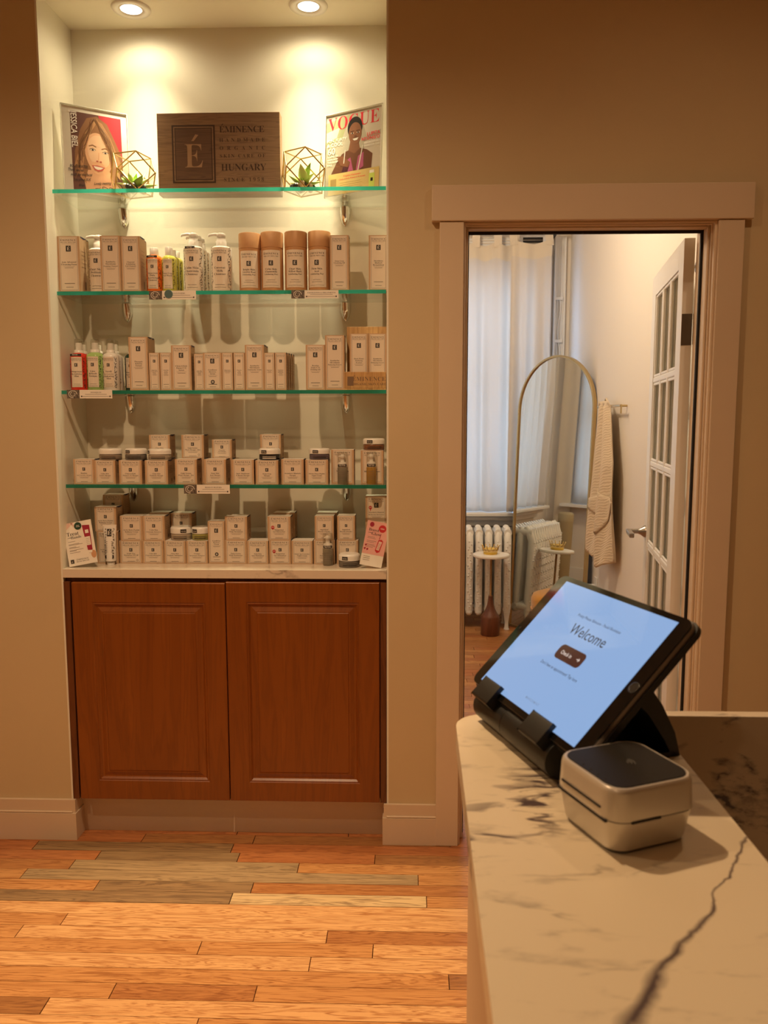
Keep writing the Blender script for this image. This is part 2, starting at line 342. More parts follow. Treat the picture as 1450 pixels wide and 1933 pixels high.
def copy_tree(o, parent=None):
    c = o.copy(); COL.objects.link(c)
    c.parent = parent
    for ch in o.children:
        copy_tree(ch, c)
    return c
def rrect(w_, h_, r, n=5, cx=0, cy=0):
    p = []
    for (sx, sy, a0) in ((1, 1, 0), (-1, 1, PI/2), (-1, -1, PI), (1, -1, 1.5*PI)):
        for k in range(n+1):
            a = a0+PI/2*k/n; p.append((cx+sx*(w_/2-r)+r*math.cos(a), cy+sy*(h_/2-r)+r*math.sin(a)))
    return p
ORD = ['first', 'second', 'third', 'fourth', 'fifth', 'sixth', 'seventh', 'eighth', 'ninth', 'tenth', 'eleventh', 'twelfth', 'thirteenth', 'fourteenth']

# ------------------------------------------------------------------ lettering (glyph cache)
_gl = {}
def serif(ch):
    if 'A' <= ch <= 'Z': return chr(0x1D400+ord(ch)-65)
    if 'a' <= ch <= 'z': return chr(0x1D41A+ord(ch)-97)
    if '0' <= ch <= '9': return chr(0x1D7CE+ord(ch)-48)
    return ch
def _text(body, off):
    c = bpy.data.curves.new('glyph', 'FONT'); c.body = body; c.resolution_u = 2; c.offset = off
    o = bpy.data.objects.new('glyph', c); COL.objects.link(o)
    dg = bpy.context.evaluated_depsgraph_get(); me = bpy.data.meshes.new_from_object(o.evaluated_get(dg))
    vs_ = [(v.co.x, v.co.y) for v in me.vertices]; fs = [tuple(p.vertices) for p in me.polygons]
    bpy.data.objects.remove(o); bpy.data.curves.remove(c); bpy.data.meshes.remove(me)
    return vs_, fs
_ref = {}
def glyph(ch, font):
    k = (ch, font)
    if k in _gl: return _gl[k]
    acc = ch == 'É'
    base = 'E' if (acc and font == 's') else ch
    q = serif(base) if font == 's' else base
    H_ = serif('H') if font == 's' else 'H'
    off = -.008 if font == 's' else (.012 if font == 'b' else 0.)
    wid = lambda t: (lambda q: max(q)-min(q))([x for x, _ in _text(t, 0)[0]])
    if font not in _ref: _ref[font] = (wid(H_+H_), min(x for x, _ in _text(H_, 0)[0]))
    if base == ' ': _gl[k] = ([], [], .28); return _gl[k]
    v, f = _text(q, off)
    adv = wid(H_+q+H_) - _ref[font][0]
    if acc and font == 's':
        n = len(v); v = v+[(.26, .76), (.34, .76), (.50, .93), (.40, .95)]; f = f+[(n, n+1, n+2, n+3)]
    _gl[k] = (v, f, adv)
    return _gl[k]
def put(mb, s, x, z, size, y, mi, font='s', align='c', sp=0., squash=1., tf=None, slant=0.):
    """flat lettering in the xz plane facing -y; size is the cap height"""
    k = size/.70; wd = sum(glyph(c, font)[2]*squash + sp for c in s)*k - sp*k
    if align == 'c': x -= wd/2
    elif align == 'r': x -= wd
    for c in s:
        v, f, a = glyph(c, font)
        if v: 
            p = [(x+(px*squash+py*slant)*k, y, z+py*k) for px, py in v]
            if tf: p = [tf(q) for q in p]
            mb.add(p, f, mi)
        x += (a*squash+sp)*k
for _f, _cs in (('s', "ABCDEFGHIKLMNOPRSTUVWYZabcdefghijklmnopqrstuvwxyz0123456789&+-!'É ?"), ('r', "ABCDEFIKLNOPRSTUVWYabcdefghiklmnoprstuvwy'&?!-,06 "), ('b', "ABCDEFGHIJKLMNOPRSTUWYabdeilotwyHS' ")):
    for _c in _cs: glyph(_c, _f)
def fit(mb, s, x, z, size, maxw, y, mi, font='s', align='c', sp=0., squash=1.):
    wd = (sum(glyph(c, font)[2]*squash+sp for c in s)-sp)*size/.70
    if wd > maxw: size *= maxw/wd
    put(mb, s, x, z, size, y, mi, font, align, sp, squash)

# ================================================================== the setting
W = 2.616                       # front face of the wall with the alcove and the doorway
NL, NR, NB, NT = -1.1514, -.0727, 2.873, 2.747
CEIL = 2.95
XR, YB, XL2 = 1.15, 5.98, -1.75  # right, far and left walls of the room behind the doorway
DL, DR, DT = .168, .949, 2.046   # doorway
b = MB()
b.box(-2.2, NL-.006, W, W+.16, 0, CEIL).box(NL-.006, NR+.006, W, W+.16, NT+.006, CEIL).box(NR+.006, DL-.004, W, W+.16, 0, CEIL)
b.box(DL-.004, DR+.004, W, W+.16, DT+.012, CEIL).box(DR+.004, 2.4, W, W+.16, 0, CEIL)
struct('wall_front', b, 'wall')
b = MB()                         # alcove lining
b.box(NL-.006, NL, W+.0006, NB+.006, 0, NT).box(NR, NR+.006, W+.0006, NB+.006, 0, NT).box(NL, NR, NB, NB+.006, 0, NT).box(NL-.006, NR+.006, W+.0006, NB+.006, NT, NT+.006)
struct('wall_alcove', b, 'niche')
struct('wall_left', MB().box(-2.3, -2.2, -2.1, W+.16, 0, CEIL), 'wall')
struct('wall_back', MB().box(-2.3, 2.5, -2.2, -2.1, 0, CEIL), 'wall')
struct('wall_right', MB().box(2.4, 2.5, -2.1, W+.16, 0, CEIL), 'wall')
struct('ceiling', MB().box(-2.3, 2.5, -2.2, 6.2, CEIL, CEIL+.1), 'ceiling')

# floor with strip boards
fl = struct('floor', MB().box(-2.3, 2.5, -2.2, 6.2, -.12, -.012), FLOORM['brown'])
PW = .0575
def plank(x0, x1, y1, shade, dz=0.):
    g = .0013
    o = MB().box(x0+g, x1-g, y1-PW+g*.6, y1-g*.6, -.012, dz).ob('plank', FLOORM[shade], fl)
    return o
JN = {0: ([-1.266, -.593], ['red', 'greydark', 'red']), 1: ([-1.028, -.56, -.109], ['red', 'greydark', 'red', 'brown']), 2: ([-1.092, -.354], ['deep', 'grey', 'mid']),  # first two rows toned darker, wall-side shade mixed into the board colours
      3: ([-1.224, .032], ['mid', 'grey', 'mid']), 4: ([-.966, -.481], ['mid', 'greydark', 'deep']), 5: ([-.534, .056], ['greydark', 'pale', 'mid']), 6: ([-1.6], ['mid', 'light']),
      7: ([-.995], ['mid', 'light']), 8: ([-1.099, -.226], ['mid', 'light', 'deep']), 9: ([-.57, -.095], ['mid', 'mid', 'light']), 10: ([-.26], ['light', 'light']),
      11: ([.106], ['mid', 'brown']), 12: ([-.747, -.384], ['mid', 'deep', 'mid']), 13: ([-.895], ['brown', 'light']), 14: ([-.504], ['light', 'mid'])}
for k in range(-2, 30):
    y1 = 2.592-PW*k
    if k in JN: js, cs = JN[k]
    else:
        x = -1.9+random.random()*.5; js = []
        while x < .9: js.append(x); x += random.uniform(.35, .9)
        cs = [random.choice(['light', 'mid', 'mid', 'deep', 'light', 'mid']) if k > 0 else random.choice(['red', 'brown', 'brown']) for _ in range(len(js)+1)]  # rows nearest the wall take dark boards in place of shade
    xs = [-1.95]+js+[.98]
    for a, c, s in zip(xs[:-1], xs[1:], cs):
        if c-a > .02: plank(a, c, y1, s, random.uniform(-.0006, .0002))
y1 = 2.592+PW*2
while y1 < YB-.02:               # strip boards of the room behind the doorway
    y1 += PW; x = .1; cut = random.uniform(.3, .9)
    sh = lambda: random.choice(['mid', 'deep', 'deep', 'red'])
    plank(.1, cut, y1, sh(), 0); plank(cut, XR-.002, y1, sh(), 0)

# baseboards: tall board, bead line and cap
def baseboard(name, x0, x1, yf, h=.141, ret=None):
    s = .018
    o = struct(name, MB().box(x0, x1, yf-s, yf, 0, .095*h/.141), 'trim')
    b = MB().slab([(x0, .095*h/.141), (x1, .095*h/.141), (x1, h), (x0, h)], yf-s*.62, yf)
    b.ob('cap_board', 'trim', o)
    MB().tube([(x0, yf-s*.72, .099*h/.141), (x1, yf-s*.72, .099*h/.141)], .0035, 8).ob('bead', 'trim', o)
    return o
baseboard('baseboard_left', -2.2, NL, W)
baseboard('baseboard_middle', NR, DL-.075, W, .140)
baseboard('baseboard_right', DR+.079, 2.4, W)
o = struct('baseboard_alcove', MB().box(NL, NR, 2.670, 2.688, 0, .150), 'trim')
MB().box(NL+.02, NR-.02, 2.667, 2.670, .118, .128).ob('bead', 'trim', o)
struct('trim_7', MB().box(NL, NL+.014, W-.018, 2.670, 0, .095).box(NL, NL+.010, W-.0112, 2.670, .095, .141), 'trim')
struct('trim_8', MB().box(NR-.014, NR, W-.018, 2.670, 0, .095).box(NR-.010, NR, W-.0112, 2.670, .095, .140), 'trim')

# doorway casing, jamb with stop and black seal
struct('trim_1', MB().box(DL-.075, DL, W-.020, W, 0, 2.045), 'trim', bevel=.002)
struct('trim_2', MB().box(DR, DR+.079, W-.020, W, 0, 2.045), 'trim', bevel=.002)
struct('trim_3', MB().box(.068, 1.053, W-.026, W, 2.046, 2.153), 'trim', bevel=.0025)
j = struct('trim_4', MB().box(DL-.004, DL+.004, W, W+.16, 0, DT+.004).box(DR-.004, DR+.004, W, W+.16, 0, DT+.004).box(DL-.004, DR+.004, W, W+.16, DT, DT+.012), 'trim')
MB().box(DL+.004, DL+.018, 2.652, 2.690, 0, DT).box(DR-.014, DR-.004, 2.652, 2.690, 0, DT).box(DL+.018, DR-.014, 2.652, 2.690, DT-.012, DT).ob('door_stop', 'trim', j, bevel=.003)
MB().box(DL+.004, DL+.023, 2.690, 2.700, 0, DT).box(DR-.0205, DR-.004, 2.690, 2.700, 0, DT).box(DL+.02, DR-.02, 2.690, 2.700, DT-.020, DT).ob('weather_seal', 'dark', j)
b = MB()
for x in (DL+.002, DR-.003): b.tube([(x, W-.004, 0), (x, W-.004, DT)], .005, 8)
b.tube([(DL, W-.004, DT-.003), (DR, W-.004, DT-.003)], .005, 8)
b.tube([(DR-.005, W+.022, 0), (DR-.005, W+.022, DT)], .0045, 8).tube([(DL, W+.022, DT-.004), (DR, W+.022, DT-.004)], .0045, 8)
b.ob('jamb_bead', 'trim', j)

# ---- glazed door of three by five panes, standing open into the far room
dw, dt, dh, zb = .80, .035, 2.022, .012
dr = thing('door_1', 'white glazed door of fifteen panes standing open into the far room', 'door', (.913, 2.802, 0), math.radians(80.6))
dr['kind'] = 'structure'; del dr['category']
st, tr_, br_ = .105, .085, .185
for x0 in (0, dw-st): MB().box(x0, x0+st, -dt, 0, zb, zb+dh).ob('stile', 'white', dr, bevel=.0015)
gz0, gz1 = zb+br_, zb+dh-tr_
MB().box(st, dw-st, -dt, 0, zb, gz0).ob('rail', 'white', dr); MB().box(st, dw-st, -dt, 0, gz1, zb+dh).ob('rail', 'white', dr)
gw = (dw-2*st)/3; gh = (gz1-gz0)/5; mw = .012
def muntin(x0, x1, z0, z1):
    MB().box(x0, x1, -dt+.002, -.002, z0, z1).ob('muntin', 'white', dr, bevel=.005)
for i in (1, 2): muntin(st+gw*i-mw, st+gw*i+mw, gz0, gz1)
for k in range(1, 5): muntin(st, dw-st, gz0+gh*k-mw, gz0+gh*k+mw)
for i in range(3):
    for k in range(5):
        x0, x1 = st+gw*i+(mw if i else 0), st+gw*(i+1)-(mw if i < 2 else 0); z0, z1 = gz0+gh*k+(mw if k else 0), gz0+gh*(k+1)-(mw if k < 4 else 0)
        p = MB().box(x0, x1, -dt/2-.002, -dt/2+.002, z0, z1).ob('pane', 'pane', dr)
        f = MB(); q = .011
        for (a0, a1, c0, c1) in ((x0, x0+q, z0, z1), (x1-q, x1, z0, z1), (x0+q, x1-q, z0, z0+q), (x0+q, x1-q, z1-q, z1)): f.box(a0, a1, -.012, -.004, c0, c1)
        f.ob('glazing_bead', 'white', p, bevel=.003)
for z in (1.735, .25):
    h = MB().box(-.0015, 0, -dt+.001, -.001, z-.052, z+.052).ob('hinge', 'nickel', dr)
    for (yy, zz) in ((-.018, .038), (-.026, 0), (-.018, -.038)): MB().lathe([(.004, 0), (.004, .001)], 10).move(lambda v, yy=yy, zz=zz, z=z: Vector((-.0015-v.z, yy+v.x, z+zz+v.y))).ob('screw', 'nickel', h)
    k = MB()
    for i in range(5): k.lathe([(.0068, 0), (.0068, .0195)], 12, (-.006, -dt-.008, z-.05+i*.0205))
    k.ob('knuckle', 'nickel', h)
lv = MB().lathe([(.027, 0), (.026, .006), (.014, .022), (.012, .03)], 20).move(lambda v: Vector((dw-.055+v.x, v.z, .948+v.y))).ob('handle_rose', 'nickel', dr)
MB().tube([(dw-.055, .02, .948), (dw-.055, .075, .948)], .0105, 12).box(dw-.20, dw-.044, .062, .082, .938, .958).ob('lever', 'nickel', lv, bevel=.004)

# ---- the room behind the doorway
WX0, WX1, WZ0, WZ1 = -.75, .985, .80, 2.45
b = MB().box(XL2-.1, WX0, YB, YB+.12, 0, CEIL).box(WX1, XR+.1, YB, YB+.12, 0, CEIL).box(WX0, WX1, YB, YB+.12, 0, WZ0).box(WX0, WX1, YB, YB+.12, WZ1, CEIL)
struct('wall_far', b, 'farwall')
struct('wall_far_right', MB().box(XR, XR+.1, W+.16, YB, 0, CEIL), 'farwall')
LY0, LY1, LZ0, LZ1 = 5.0, 5.72, .78, 2.3
b = MB().box(XL2-.1, XL2, W+.16, LY0, 0, CEIL).box(XL2-.1, XL2, LY1, YB, 0, CEIL).box(XL2-.1, XL2, LY0, LY1, 0, LZ0).box(XL2-.1, XL2, LY0, LY1, LZ1, CEIL)
struct('wall_far_left', b, 'farwall')
def sash_window(name, x0, x1, z0, z1, y):
    wn = struct(name, MB().box(x0, x0+.05, y, y+.09, z0, z1).box(x1-.05, x1, y, y+.09, z0, z1).box(x0+.05, x1-.05, y, y+.09, z0, z0+.05).box(x0+.05, x1-.05, y, y+.09, z1-.05, z1), 'white')
    mz = (z0+z1)/2+.1
    MB().box(x0+.05, x1-.05, y+.02, y+.06, mz-.025, mz+.025).ob('meeting_rail', 'white', wn)
    MB().box(x0+.05, x1-.05, y+.05, y+.056, z0+.05, mz-.025).ob('pane', 'pane', wn); MB().box(x0+.05, x1-.05, y+.05, y+.056, mz+.025, z1-.05).ob('pane', 'pane', wn)
    return wn
sash_window('window_1', WX0, WX1, WZ0, WZ1, YB+.02)
wn2 = sash_window('window_2', -(LY1-LY0)/2, (LY1-LY0)/2, LZ0, LZ1, 0)
wn2.location = (XL2-.005, (LY0+LY1)/2, 0); wn2.rotation_euler = (0, 0, PI/2)
# casing and stool of the far window
t5 = struct('trim_5', MB().box(WX1, WX1+.03, YB-.03, YB, WZ0-.02, 2.72).box(WX1+.045, WX1+.06, YB-.045, YB, WZ0-.02, 2.72).box(WX1+.06, WX1+.13, YB-.022, YB, WZ0-.02, 2.72), 'white', bevel=.003)
MB().box(WX1+.06, WX1+.075, YB-.03, YB-.022, WZ0, 2.72).box(WX1+.095, WX1+.105, YB-.03, YB-.022, WZ0, 2.72).box(WX1+.118, WX1+.128, YB-.034, YB-.022, WZ0, 2.72).ob('reeding', 'white', t5, bevel=.003)
t6 = struct('trim_6', MB().box(-.90, 1.10, 5.74, YB, .745, .772), 'white', bevel=.006)
MB().box(-.85, 1.05, 5.78, YB, .712, .745).ob('apron_moulding', 'white', t6, bevel=.008)
MB().box(-.85, 1.05, 5.83, YB, .665, .712).ob('apron_board', 'white', t6, bevel=.004)
MB().box(-.85, 1.05, 5.86, YB, .60, .66).ob('apron_board', 'white', t6, bevel=.006)
struct('trim_9', MB().box(LY0-.1, LY1+.1, -.15, 0, .735, .765).move(lambda v: Vector((XL2-v.y, v.x, v.z))), 'white', bevel=.004)
struct('baseboard_far_right', MB().box(XR-.016, XR, W+.17, YB, 0, .14), 'white')
struct('baseboard_far_left', MB().box(XL2, XL2+.016, W+.17, YB, 0, .14), 'white')

# ================================================================== lamps
def downlight(x, y, z, watts, half, blend, col, label, group, r=.062, aim=(0, 0), es=14, rad=.022, soft=.03):
    t = thing('downlight', label, 'downlight', (x, y, z), 0, group)
    MB().lathe([(r*.62, -.0005), (r*.70, -.006), (r*.96, -.006), (r, -.002), (r, 0)], 32, cap=False).ob('trim_ring', 'white', t)
    MB().lathe([(r*.62, -.0004), (r*.55, -.004), (r*.54, -.0008)], 32, cap=False).ob('inner_ring', 'white', t)
    MB().lathe([(r*.54, -.003), (.0001, -.0042)], 32, cap=False).ob('lens', LAMPGLOW, t)
    for wt, ha, bl in (watts if isinstance(watts, list) else [(watts, half, blend)]):
        ld = bpy.data.lights.new('downlight_lamp', 'SPOT'); ld.energy = wt; ld.color = col; ld.spot_size = math.radians(ha*2); ld.spot_blend = bl; ld.shadow_soft_size = soft
        lo = bpy.data.objects.new('downlight_lamp', ld); COL.objects.link(lo); lo.parent = t; lo.location = (0, 0, -.012); lo.rotation_euler = (aim[0], aim[1], 0)
    return t
LAMPGLOW = mat('lamp_lens', (1, .95, .85), .4, emit=(1, .88, .66), es=9)
for i, (px, py) in enumerate(((247, 15), (583, 10))):
    downlight((-.896, -.325)[i], 2.736, NT, NICHE_LAMP, 0, 0, NICHE_COL, ('left', 'right')[i]+' of the two small round downlights in the alcove ceiling', 'alcove downlights', aim=(.06, 0))
RL = ['recessed downlight of the reception ceiling nearest the alcove', 'recessed downlight of the reception ceiling by the left wall', 'added fill downlight of the reception ceiling before the doorway', 'added fill downlight of the reception ceiling behind the desk']
for i, (x, y, wt) in enumerate(ROOM_LAMPS): downlight(x, y, CEIL, wt, 0, 0, WARM, RL[i], 'reception ceiling downlights', r=.075)
for i, (x, y, wt) in enumerate(FAR_LAMPS):
    t = thing('ceiling_light', 'round frosted ceiling light in the middle of the far room', 'ceiling light', (x, y, CEIL))
    MB().lathe([(.17, 0), (.17, -.02), (.165, -.02)], 32).ob('base_ring', 'white', t)
    MB().lathe([(.16, -.02), (.15, -.05), (.10, -.075), (.0001, -.085)], 32, cap=False).ob('shade', LAMPGLOW, t)
    ld = bpy.data.lights.new('ceiling_lamp', 'POINT'); ld.energy = wt; ld.color = FAR_COL; ld.shadow_soft_size = .12
    lo = bpy.data.objects.new('ceiling_lamp', ld); COL.objects.link(lo); lo.parent = t; lo.location = (0, 0, -.22)

# ================================================================== alcove: cabinet, worktop, shelves
cb = thing('base_cabinet', 'low cherry wood cabinet with two raised panel doors in the alcove', 'cabinet', (0, 0, 0))
MB().box(NL+.002, NR-.002, 2.632, NB-.004, .150, .912).ob('carcass', 'cherrydark', cb)
MB().box(NL+.001, NL+.0225, 2.614, 2.632, .142, .900).ob('filler_strip', 'cherrydark', cb, bevel=.001)
MB().box(NR-.0215, NR-.001, 2.614, 2.632, .142, .902).ob('filler_strip', 'cherrydark', cb, bevel=.001)
def cab_door(x0, x1, z0, z1):
    b = MB(); y = 2.606
    prof = [(0, .002), (.002, 0), (.066, 0), (.069, .0022), (.073, .0008), (.079, .0066), (.084, .0070), (.098, .0018), (.102, .0028), (.104, .0008)]
    rings = []
    for ins, dep in prof:
        rings.append([(x0+ins, y+dep, z0+ins), (x1-ins, y+dep, z0+ins), (x1-ins, y+dep, z1-ins), (x0+ins, y+dep, z1-ins)])
    for a, c in zip(rings[:-1], rings[1:]):
        b.add(a+c, [(i, (i+1) % 4, 4+(i+1) % 4, 4+i) for i in range(4)])
    b.add(rings[-1], [(0, 1, 2, 3)])
    bk = [(x0, y+.022, z0), (x1, y+.022, z0), (x1, y+.022, z1), (x0, y+.022, z1)]
    b.add(rings[0]+bk, [((i+1) % 4, i, 4+i, 4+(i+1) % 4) for i in range(4)]); b.add(bk, [(3, 2, 1, 0)])
    return b.ob('door', 'cherry', cb)
cab_door(-1.121, -.6075, .146, .899); cab_door(-.6045, -.0965, .146, .903)
MB().box(NL+.0005, NR-.0005, 2.6135, NB-.001, .9135, .9435).ob('worktop', 'quartz', bevel=.0015, label='veined white stone worktop over the cherry cabinet', cat='worktop')
SZ = {1: 2.159, 2: 1.839, 3: 1.520, 4: 1.209}
ST = {k: v+.012 for k, v in SZ.items()}; ST[5] = .9435
SN = {1: 'top', 2: 'second', 3: 'third', 4: 'fourth'}
for k, z in SZ.items():
    b = MB().box(NL+.003, NR-.003, 2.664, NB-.002, z, z+.012, faces=[0, 0, 1, 0, 0, 0])
    b.ob('glass_shelf', ['shelfglass', 'glassedge'], label='clear glass shelf with green edge, %s of the four in the alcove' % {1: 'topmost', 2: 'second from the top', 3: 'third from the top', 4: 'lowest'}[k], cat='shelf', group='alcove glass shelves')
def bracket(x, k, side):
    z = SZ[k]
    t = thing('shelf_bracket', 'chrome clamp bracket at the %s under the %s glass shelf' % (side, SN[k]), 'bracket', (x, NB, z), 0, 'chrome shelf brackets')
    n = 9; b = MB(); prof = []
    for i in range(n+1):                      # tapering lower jaw, rounded section
        u = i/n; prof.append((.0185*math.sqrt(max(1-u**2.2, 0))+.0008, .026*(1-u)**.7+.003, -.002-.062*u))
    v = []; f = []; ns = 10
    for (hw, dp, zz) in prof:
        for q in range(ns+1): a = PI*q/ns; v.append((hw*math.cos(a), -dp*math.sin(a), zz))
    for i in range(n):
        for q in range(ns): f.append((i*(ns+1)+q, (i+1)*(ns+1)+q, (i+1)*(ns+1)+q+1, i*(ns+1)+q+1))
    b.add(v, f, 0, True); b.add(v[:ns+1], [tuple(range(ns+1))])
    b.ob('lower_jaw', 'chrome', t)
    MB().slab(rrect(.030, .022, .009, cy=.026), -.018, 0).ob('upper_jaw', 'chrome', t)
    MB().lathe([(.005, 0), (.005, .006)], 10, (0, -.022, -.0085)).ob('grub_screw', 'dark', t)
for k in SZ:
    bracket(-.990, k, 'left'); bracket(-.222, k, 'right')

# ================================================================== cartons and containers
LABELM = ['paper', 'ink', 'inkgrey', 'cardwhite', 'red_ink']
def logo(b, cx, cz, s, y):
    for i in range(6): b.rect(cx-s/2+s*i/6, cx-s/2+s*(i+1)/6, cz-s*.56, cz+s*.56, y-.0002, 1)
    put(b, 'É', cx, cz-s*.33, s*.62, y-.0004, 3)
def print_label(b, w_, z0, z1, y, lines, kind, frame=True, badge=None, mid=None):
    """cream panel from z0 to z1 with heading, emblem, product lines and small print"""
    h = z1-z0; b.rect(-w_/2, w_/2, z0, z1, y, 0)
    if frame:
        t = .0009; i = .0022
        for (a0, a1, c0, c1) in ((-w_/2+i, -w_/2+i+t, z0+i, z1-i), (w_/2-i-t, w_/2-i, z0+i, z1-i), (-w_/2+i, w_/2-i, z0+i, z0+i+t)): b.rect(a0, a1, c0, c1, y-.0002, 2)
    hs = w_*.098
    zt = z1-h*.04-hs
    fit(b, 'ÉMINENCE', 0, zt, hs, w_*.84, y-.0003, 1, sp=.10)
    fit(b, 'ORGANIC SKIN CARE', 0, zt-hs*.95, hs*.55, w_*.84, y-.0003, 1, sp=.06)
    b.rect(-w_*.34, w_*.34, zt-hs*1.45, zt-hs*1.38, y-.0003, 2)
    if kind == 'tall': lz = z1-h*.215 if h/w_ > 2 else z1-h*.25; ls = min(w_*.27, h*.13); nz = z0+h*.52
    else: lz = z1-h*.40; ls = w_*.16; nz = z0+h*.40
    logo(b, 0, lz, ls, y)
    ts = min(w_*.085, h*.055); lead = ts*1.45
    for i, s in enumerate(lines): fit(b, s, 0, nz-i*lead, ts, w_*.86, y-.0003, 1)
    zz = nz-len(lines)*lead+ts*.6
    b.rect(-w_*.30, w_*.30, zz, zz+ts*.12, y-.0003, 2); b.rect(-w_*.24, w_*.24, zz-ts*.9, zz-ts*.65, y-.0003, 2)
    b.rect(-w_*.2, w_*.2, z0+h*.06, z0+h*.06+ts*.3, y-.0003, 2)
    if kind == 'tall': b.rect(-w_*.28, w_*.28, z0+h*.13, z0+h*.13+ts*.3, y-.0003, 1)
    if badge == 'cross':
        c = z0+h*.20; r = w_*.13; b.ell(0, c, r, r, y-.0003, 1); b.rect(-r*.55, r*.55, c-r*.18, c+r*.18, y-.0005, 3); b.rect(-r*.18, r*.18, c-r*.55, c+r*.55, y-.0005, 3)
    if badge == 'red':
        b.ell(-w_*.33, lz-h*.07, w_*.095, w_*.095, y-.0004, 4); b.flat([(-w_*.36, lz-h*.12), (-w_*.33, lz-h*.19), (-w_*.30, lz-h*.12)], y-.0004, 4)
        fit(b, 'NEW', -w_*.33, lz-h*.08, w_*.05, w_*.15, y-.0006, 3, font='b')
    if badge == 'leaf': b.ell(w_*.33, z0+h*.12, w_*.055, w_*.055, y-.0003, 2); b.ell(w_*.33, z0+h*.12, w_*.035, w_*.035, y-.0005, 0)
_flap = {}
def carton(x, yf, z, w_, d, h, lines, label, kind='tall', badge=None, group='skin care cartons', rz=0., show=True):
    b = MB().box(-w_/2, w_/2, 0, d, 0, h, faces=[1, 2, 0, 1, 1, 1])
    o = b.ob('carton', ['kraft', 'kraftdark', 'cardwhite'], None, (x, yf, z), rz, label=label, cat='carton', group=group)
    if show:
        l = MB(); mg = w_*.085; print_label(l, w_-2*mg, h*.035, h*.985, -.0004, lines, kind, badge=badge)
        l.ob('front_label', LABELM, o)
    # navy tuck flap that shows along the top of the right side, fine print lines on that side
    n = 8; p = [(d*.10+d*.80*i/n, h-.0002-.0042*math.sin(PI*i/n)) for i in range(n+1)]
    f = MB(); q = p+[(d*.90, h+.0012), (d*.10, h+.0012)]
    f.add([(w_/2+.0005, a, c) for a, c in q], [tuple(range(len(q)))])
    f.ob('tuck_flap', 'navy', o)
    s = MB()
    for i in range(5): s.add([(w_/2+.0004, d*.2, h*(.75-.07*i)), (w_/2+.0004, d*.8, h*(.75-.07*i)), (w_/2+.0004, d*.8, h*(.75-.07*i)+.0012), (w_/2+.0004, d*.2, h*(.75-.07*i)+.0012)], [(0, 1, 2, 3)])
    s.add([(w_/2+.0004, d*.55, h*.08), (w_/2+.0004, d*.75, h*.08), (w_/2+.0004, d*.75, h*.22), (w_/2+.0004, d*.55, h*.22)], [(0, 1, 2, 3)])
    s.ob('side_print', 'inkbrown', o)
    return o
def cart_px(x0, x1, yt, shelf, yf, lines, label, d=None, kind='tall', badge=None, z=None, **k):
    """a carton whose front spans these picture columns when it stands on its shelf (or at height z)"""
    z = ST[shelf]+.0002 if z is None else z
    a, c = at(x0, yt, yf), at(x1, yt, yf); h = a.z-z; w_ = c.x-a.x
    return carton((a.x+c.x)/2, yf, z, w_, d or w_, h, lines, label, kind, badge, **k), h

def bend_front(b, R, start=0):
    """wrap a flat label round a cylinder of radius R standing at the origin"""
    return b.move(lambda v: Vector(((R-v.y)*math.sin(v.x/R), -(R-v.y)*math.cos(v.x/R), v.z)), start)
def subdiv_rect(b, x0, x1, z0, z1, y, mi, n=10):
    for i in range(n): b.rect(x0+(x1-x0)*i/n, x0+(x1-x0)*(i+1)/n, z0, z1, y, mi)
def scrolls(b, x0, x1, z0, z1, y, mi, seed):
    """black curling leaf ornament down a label edge"""
    rd = random.Random(seed); n = int((z1-z0)/.0085)
    for i in range(n):
        z = z0+(z1-z0)*(i+.5)/n; x = x0+(x1-x0)*rd.uniform(.25, .75); r = (x1-x0)*rd.uniform(.25, .42); a0 = rd.uniform(0, 6)
        b.line([(x+r*(1-.1*q)*math.cos(a0+q*.8), z+r*1.3*(1-.1*q)*math.sin(a0+q*.8)) for q in range(6)], .0011, y, mi)
        if rd.random() < .5: b.ell(x+r*.3, z-r*.5, .0012, .0022, y, mi, 8, rd.uniform(-1, 1))
def bottle_label(R, z0, z1, lines, seed, mats=LABELM, half=1.25, clear=False):
    b = MB(); wd = R*half*2
    if not clear: subdiv_rect(b, -wd/2, wd/2, z0, z1, -.0006, 0)
    scrolls(b, -wd/2, -wd*.30, z0, z1, -.0009, 1, seed); scrolls(b, wd*.30, wd/2, z0, z1, -.0009, 1, seed+1)
    iw = wd*.60; subdiv_rect(b, -iw/2, iw/2, z0+.003, z1-.002, -.0010, 0, 6)
    h = z1-z0; fit(b, 'ÉMINENCE', 0, z1-h*.10, iw*.13, iw*.9, -.0014, 1, sp=.08); fit(b, 'ORGANIC SKIN CARE', 0, z1-h*.14, iw*.07, iw*.9, -.0014, 1)
    logo(b, 0, z1-h*.27, iw*.26, -.0012)
    for i, s in enumerate(lines): fit(b, s, 0, z0+h*.50-i*h*.075, h*.052, iw*.94, -.0014, 1)
    subdiv_rect(b, -iw*.3, iw*.3, z0+h*.12, z0+h*.13, -.0014, 2, 5); subdiv_rect(b, -iw*.38, iw*.38, z0+h*.06, z0+h*.07, -.0014, 2, 6)
    return bend_front(b, R)
def tester_band(R, z0, z1, x0, x1, txt='TESTER'):
    b = MB(); subdiv_rect(b, x0, x1, z0, z1, -.0012, 1, 4)
    fit(b, txt, (x0+x1)/2, z0+(z1-z0)*.28, (z1-z0)*.5, (x1-x0)*.8, -.0015, 3, font='b', sp=.08)
    return bend_front(b, R)
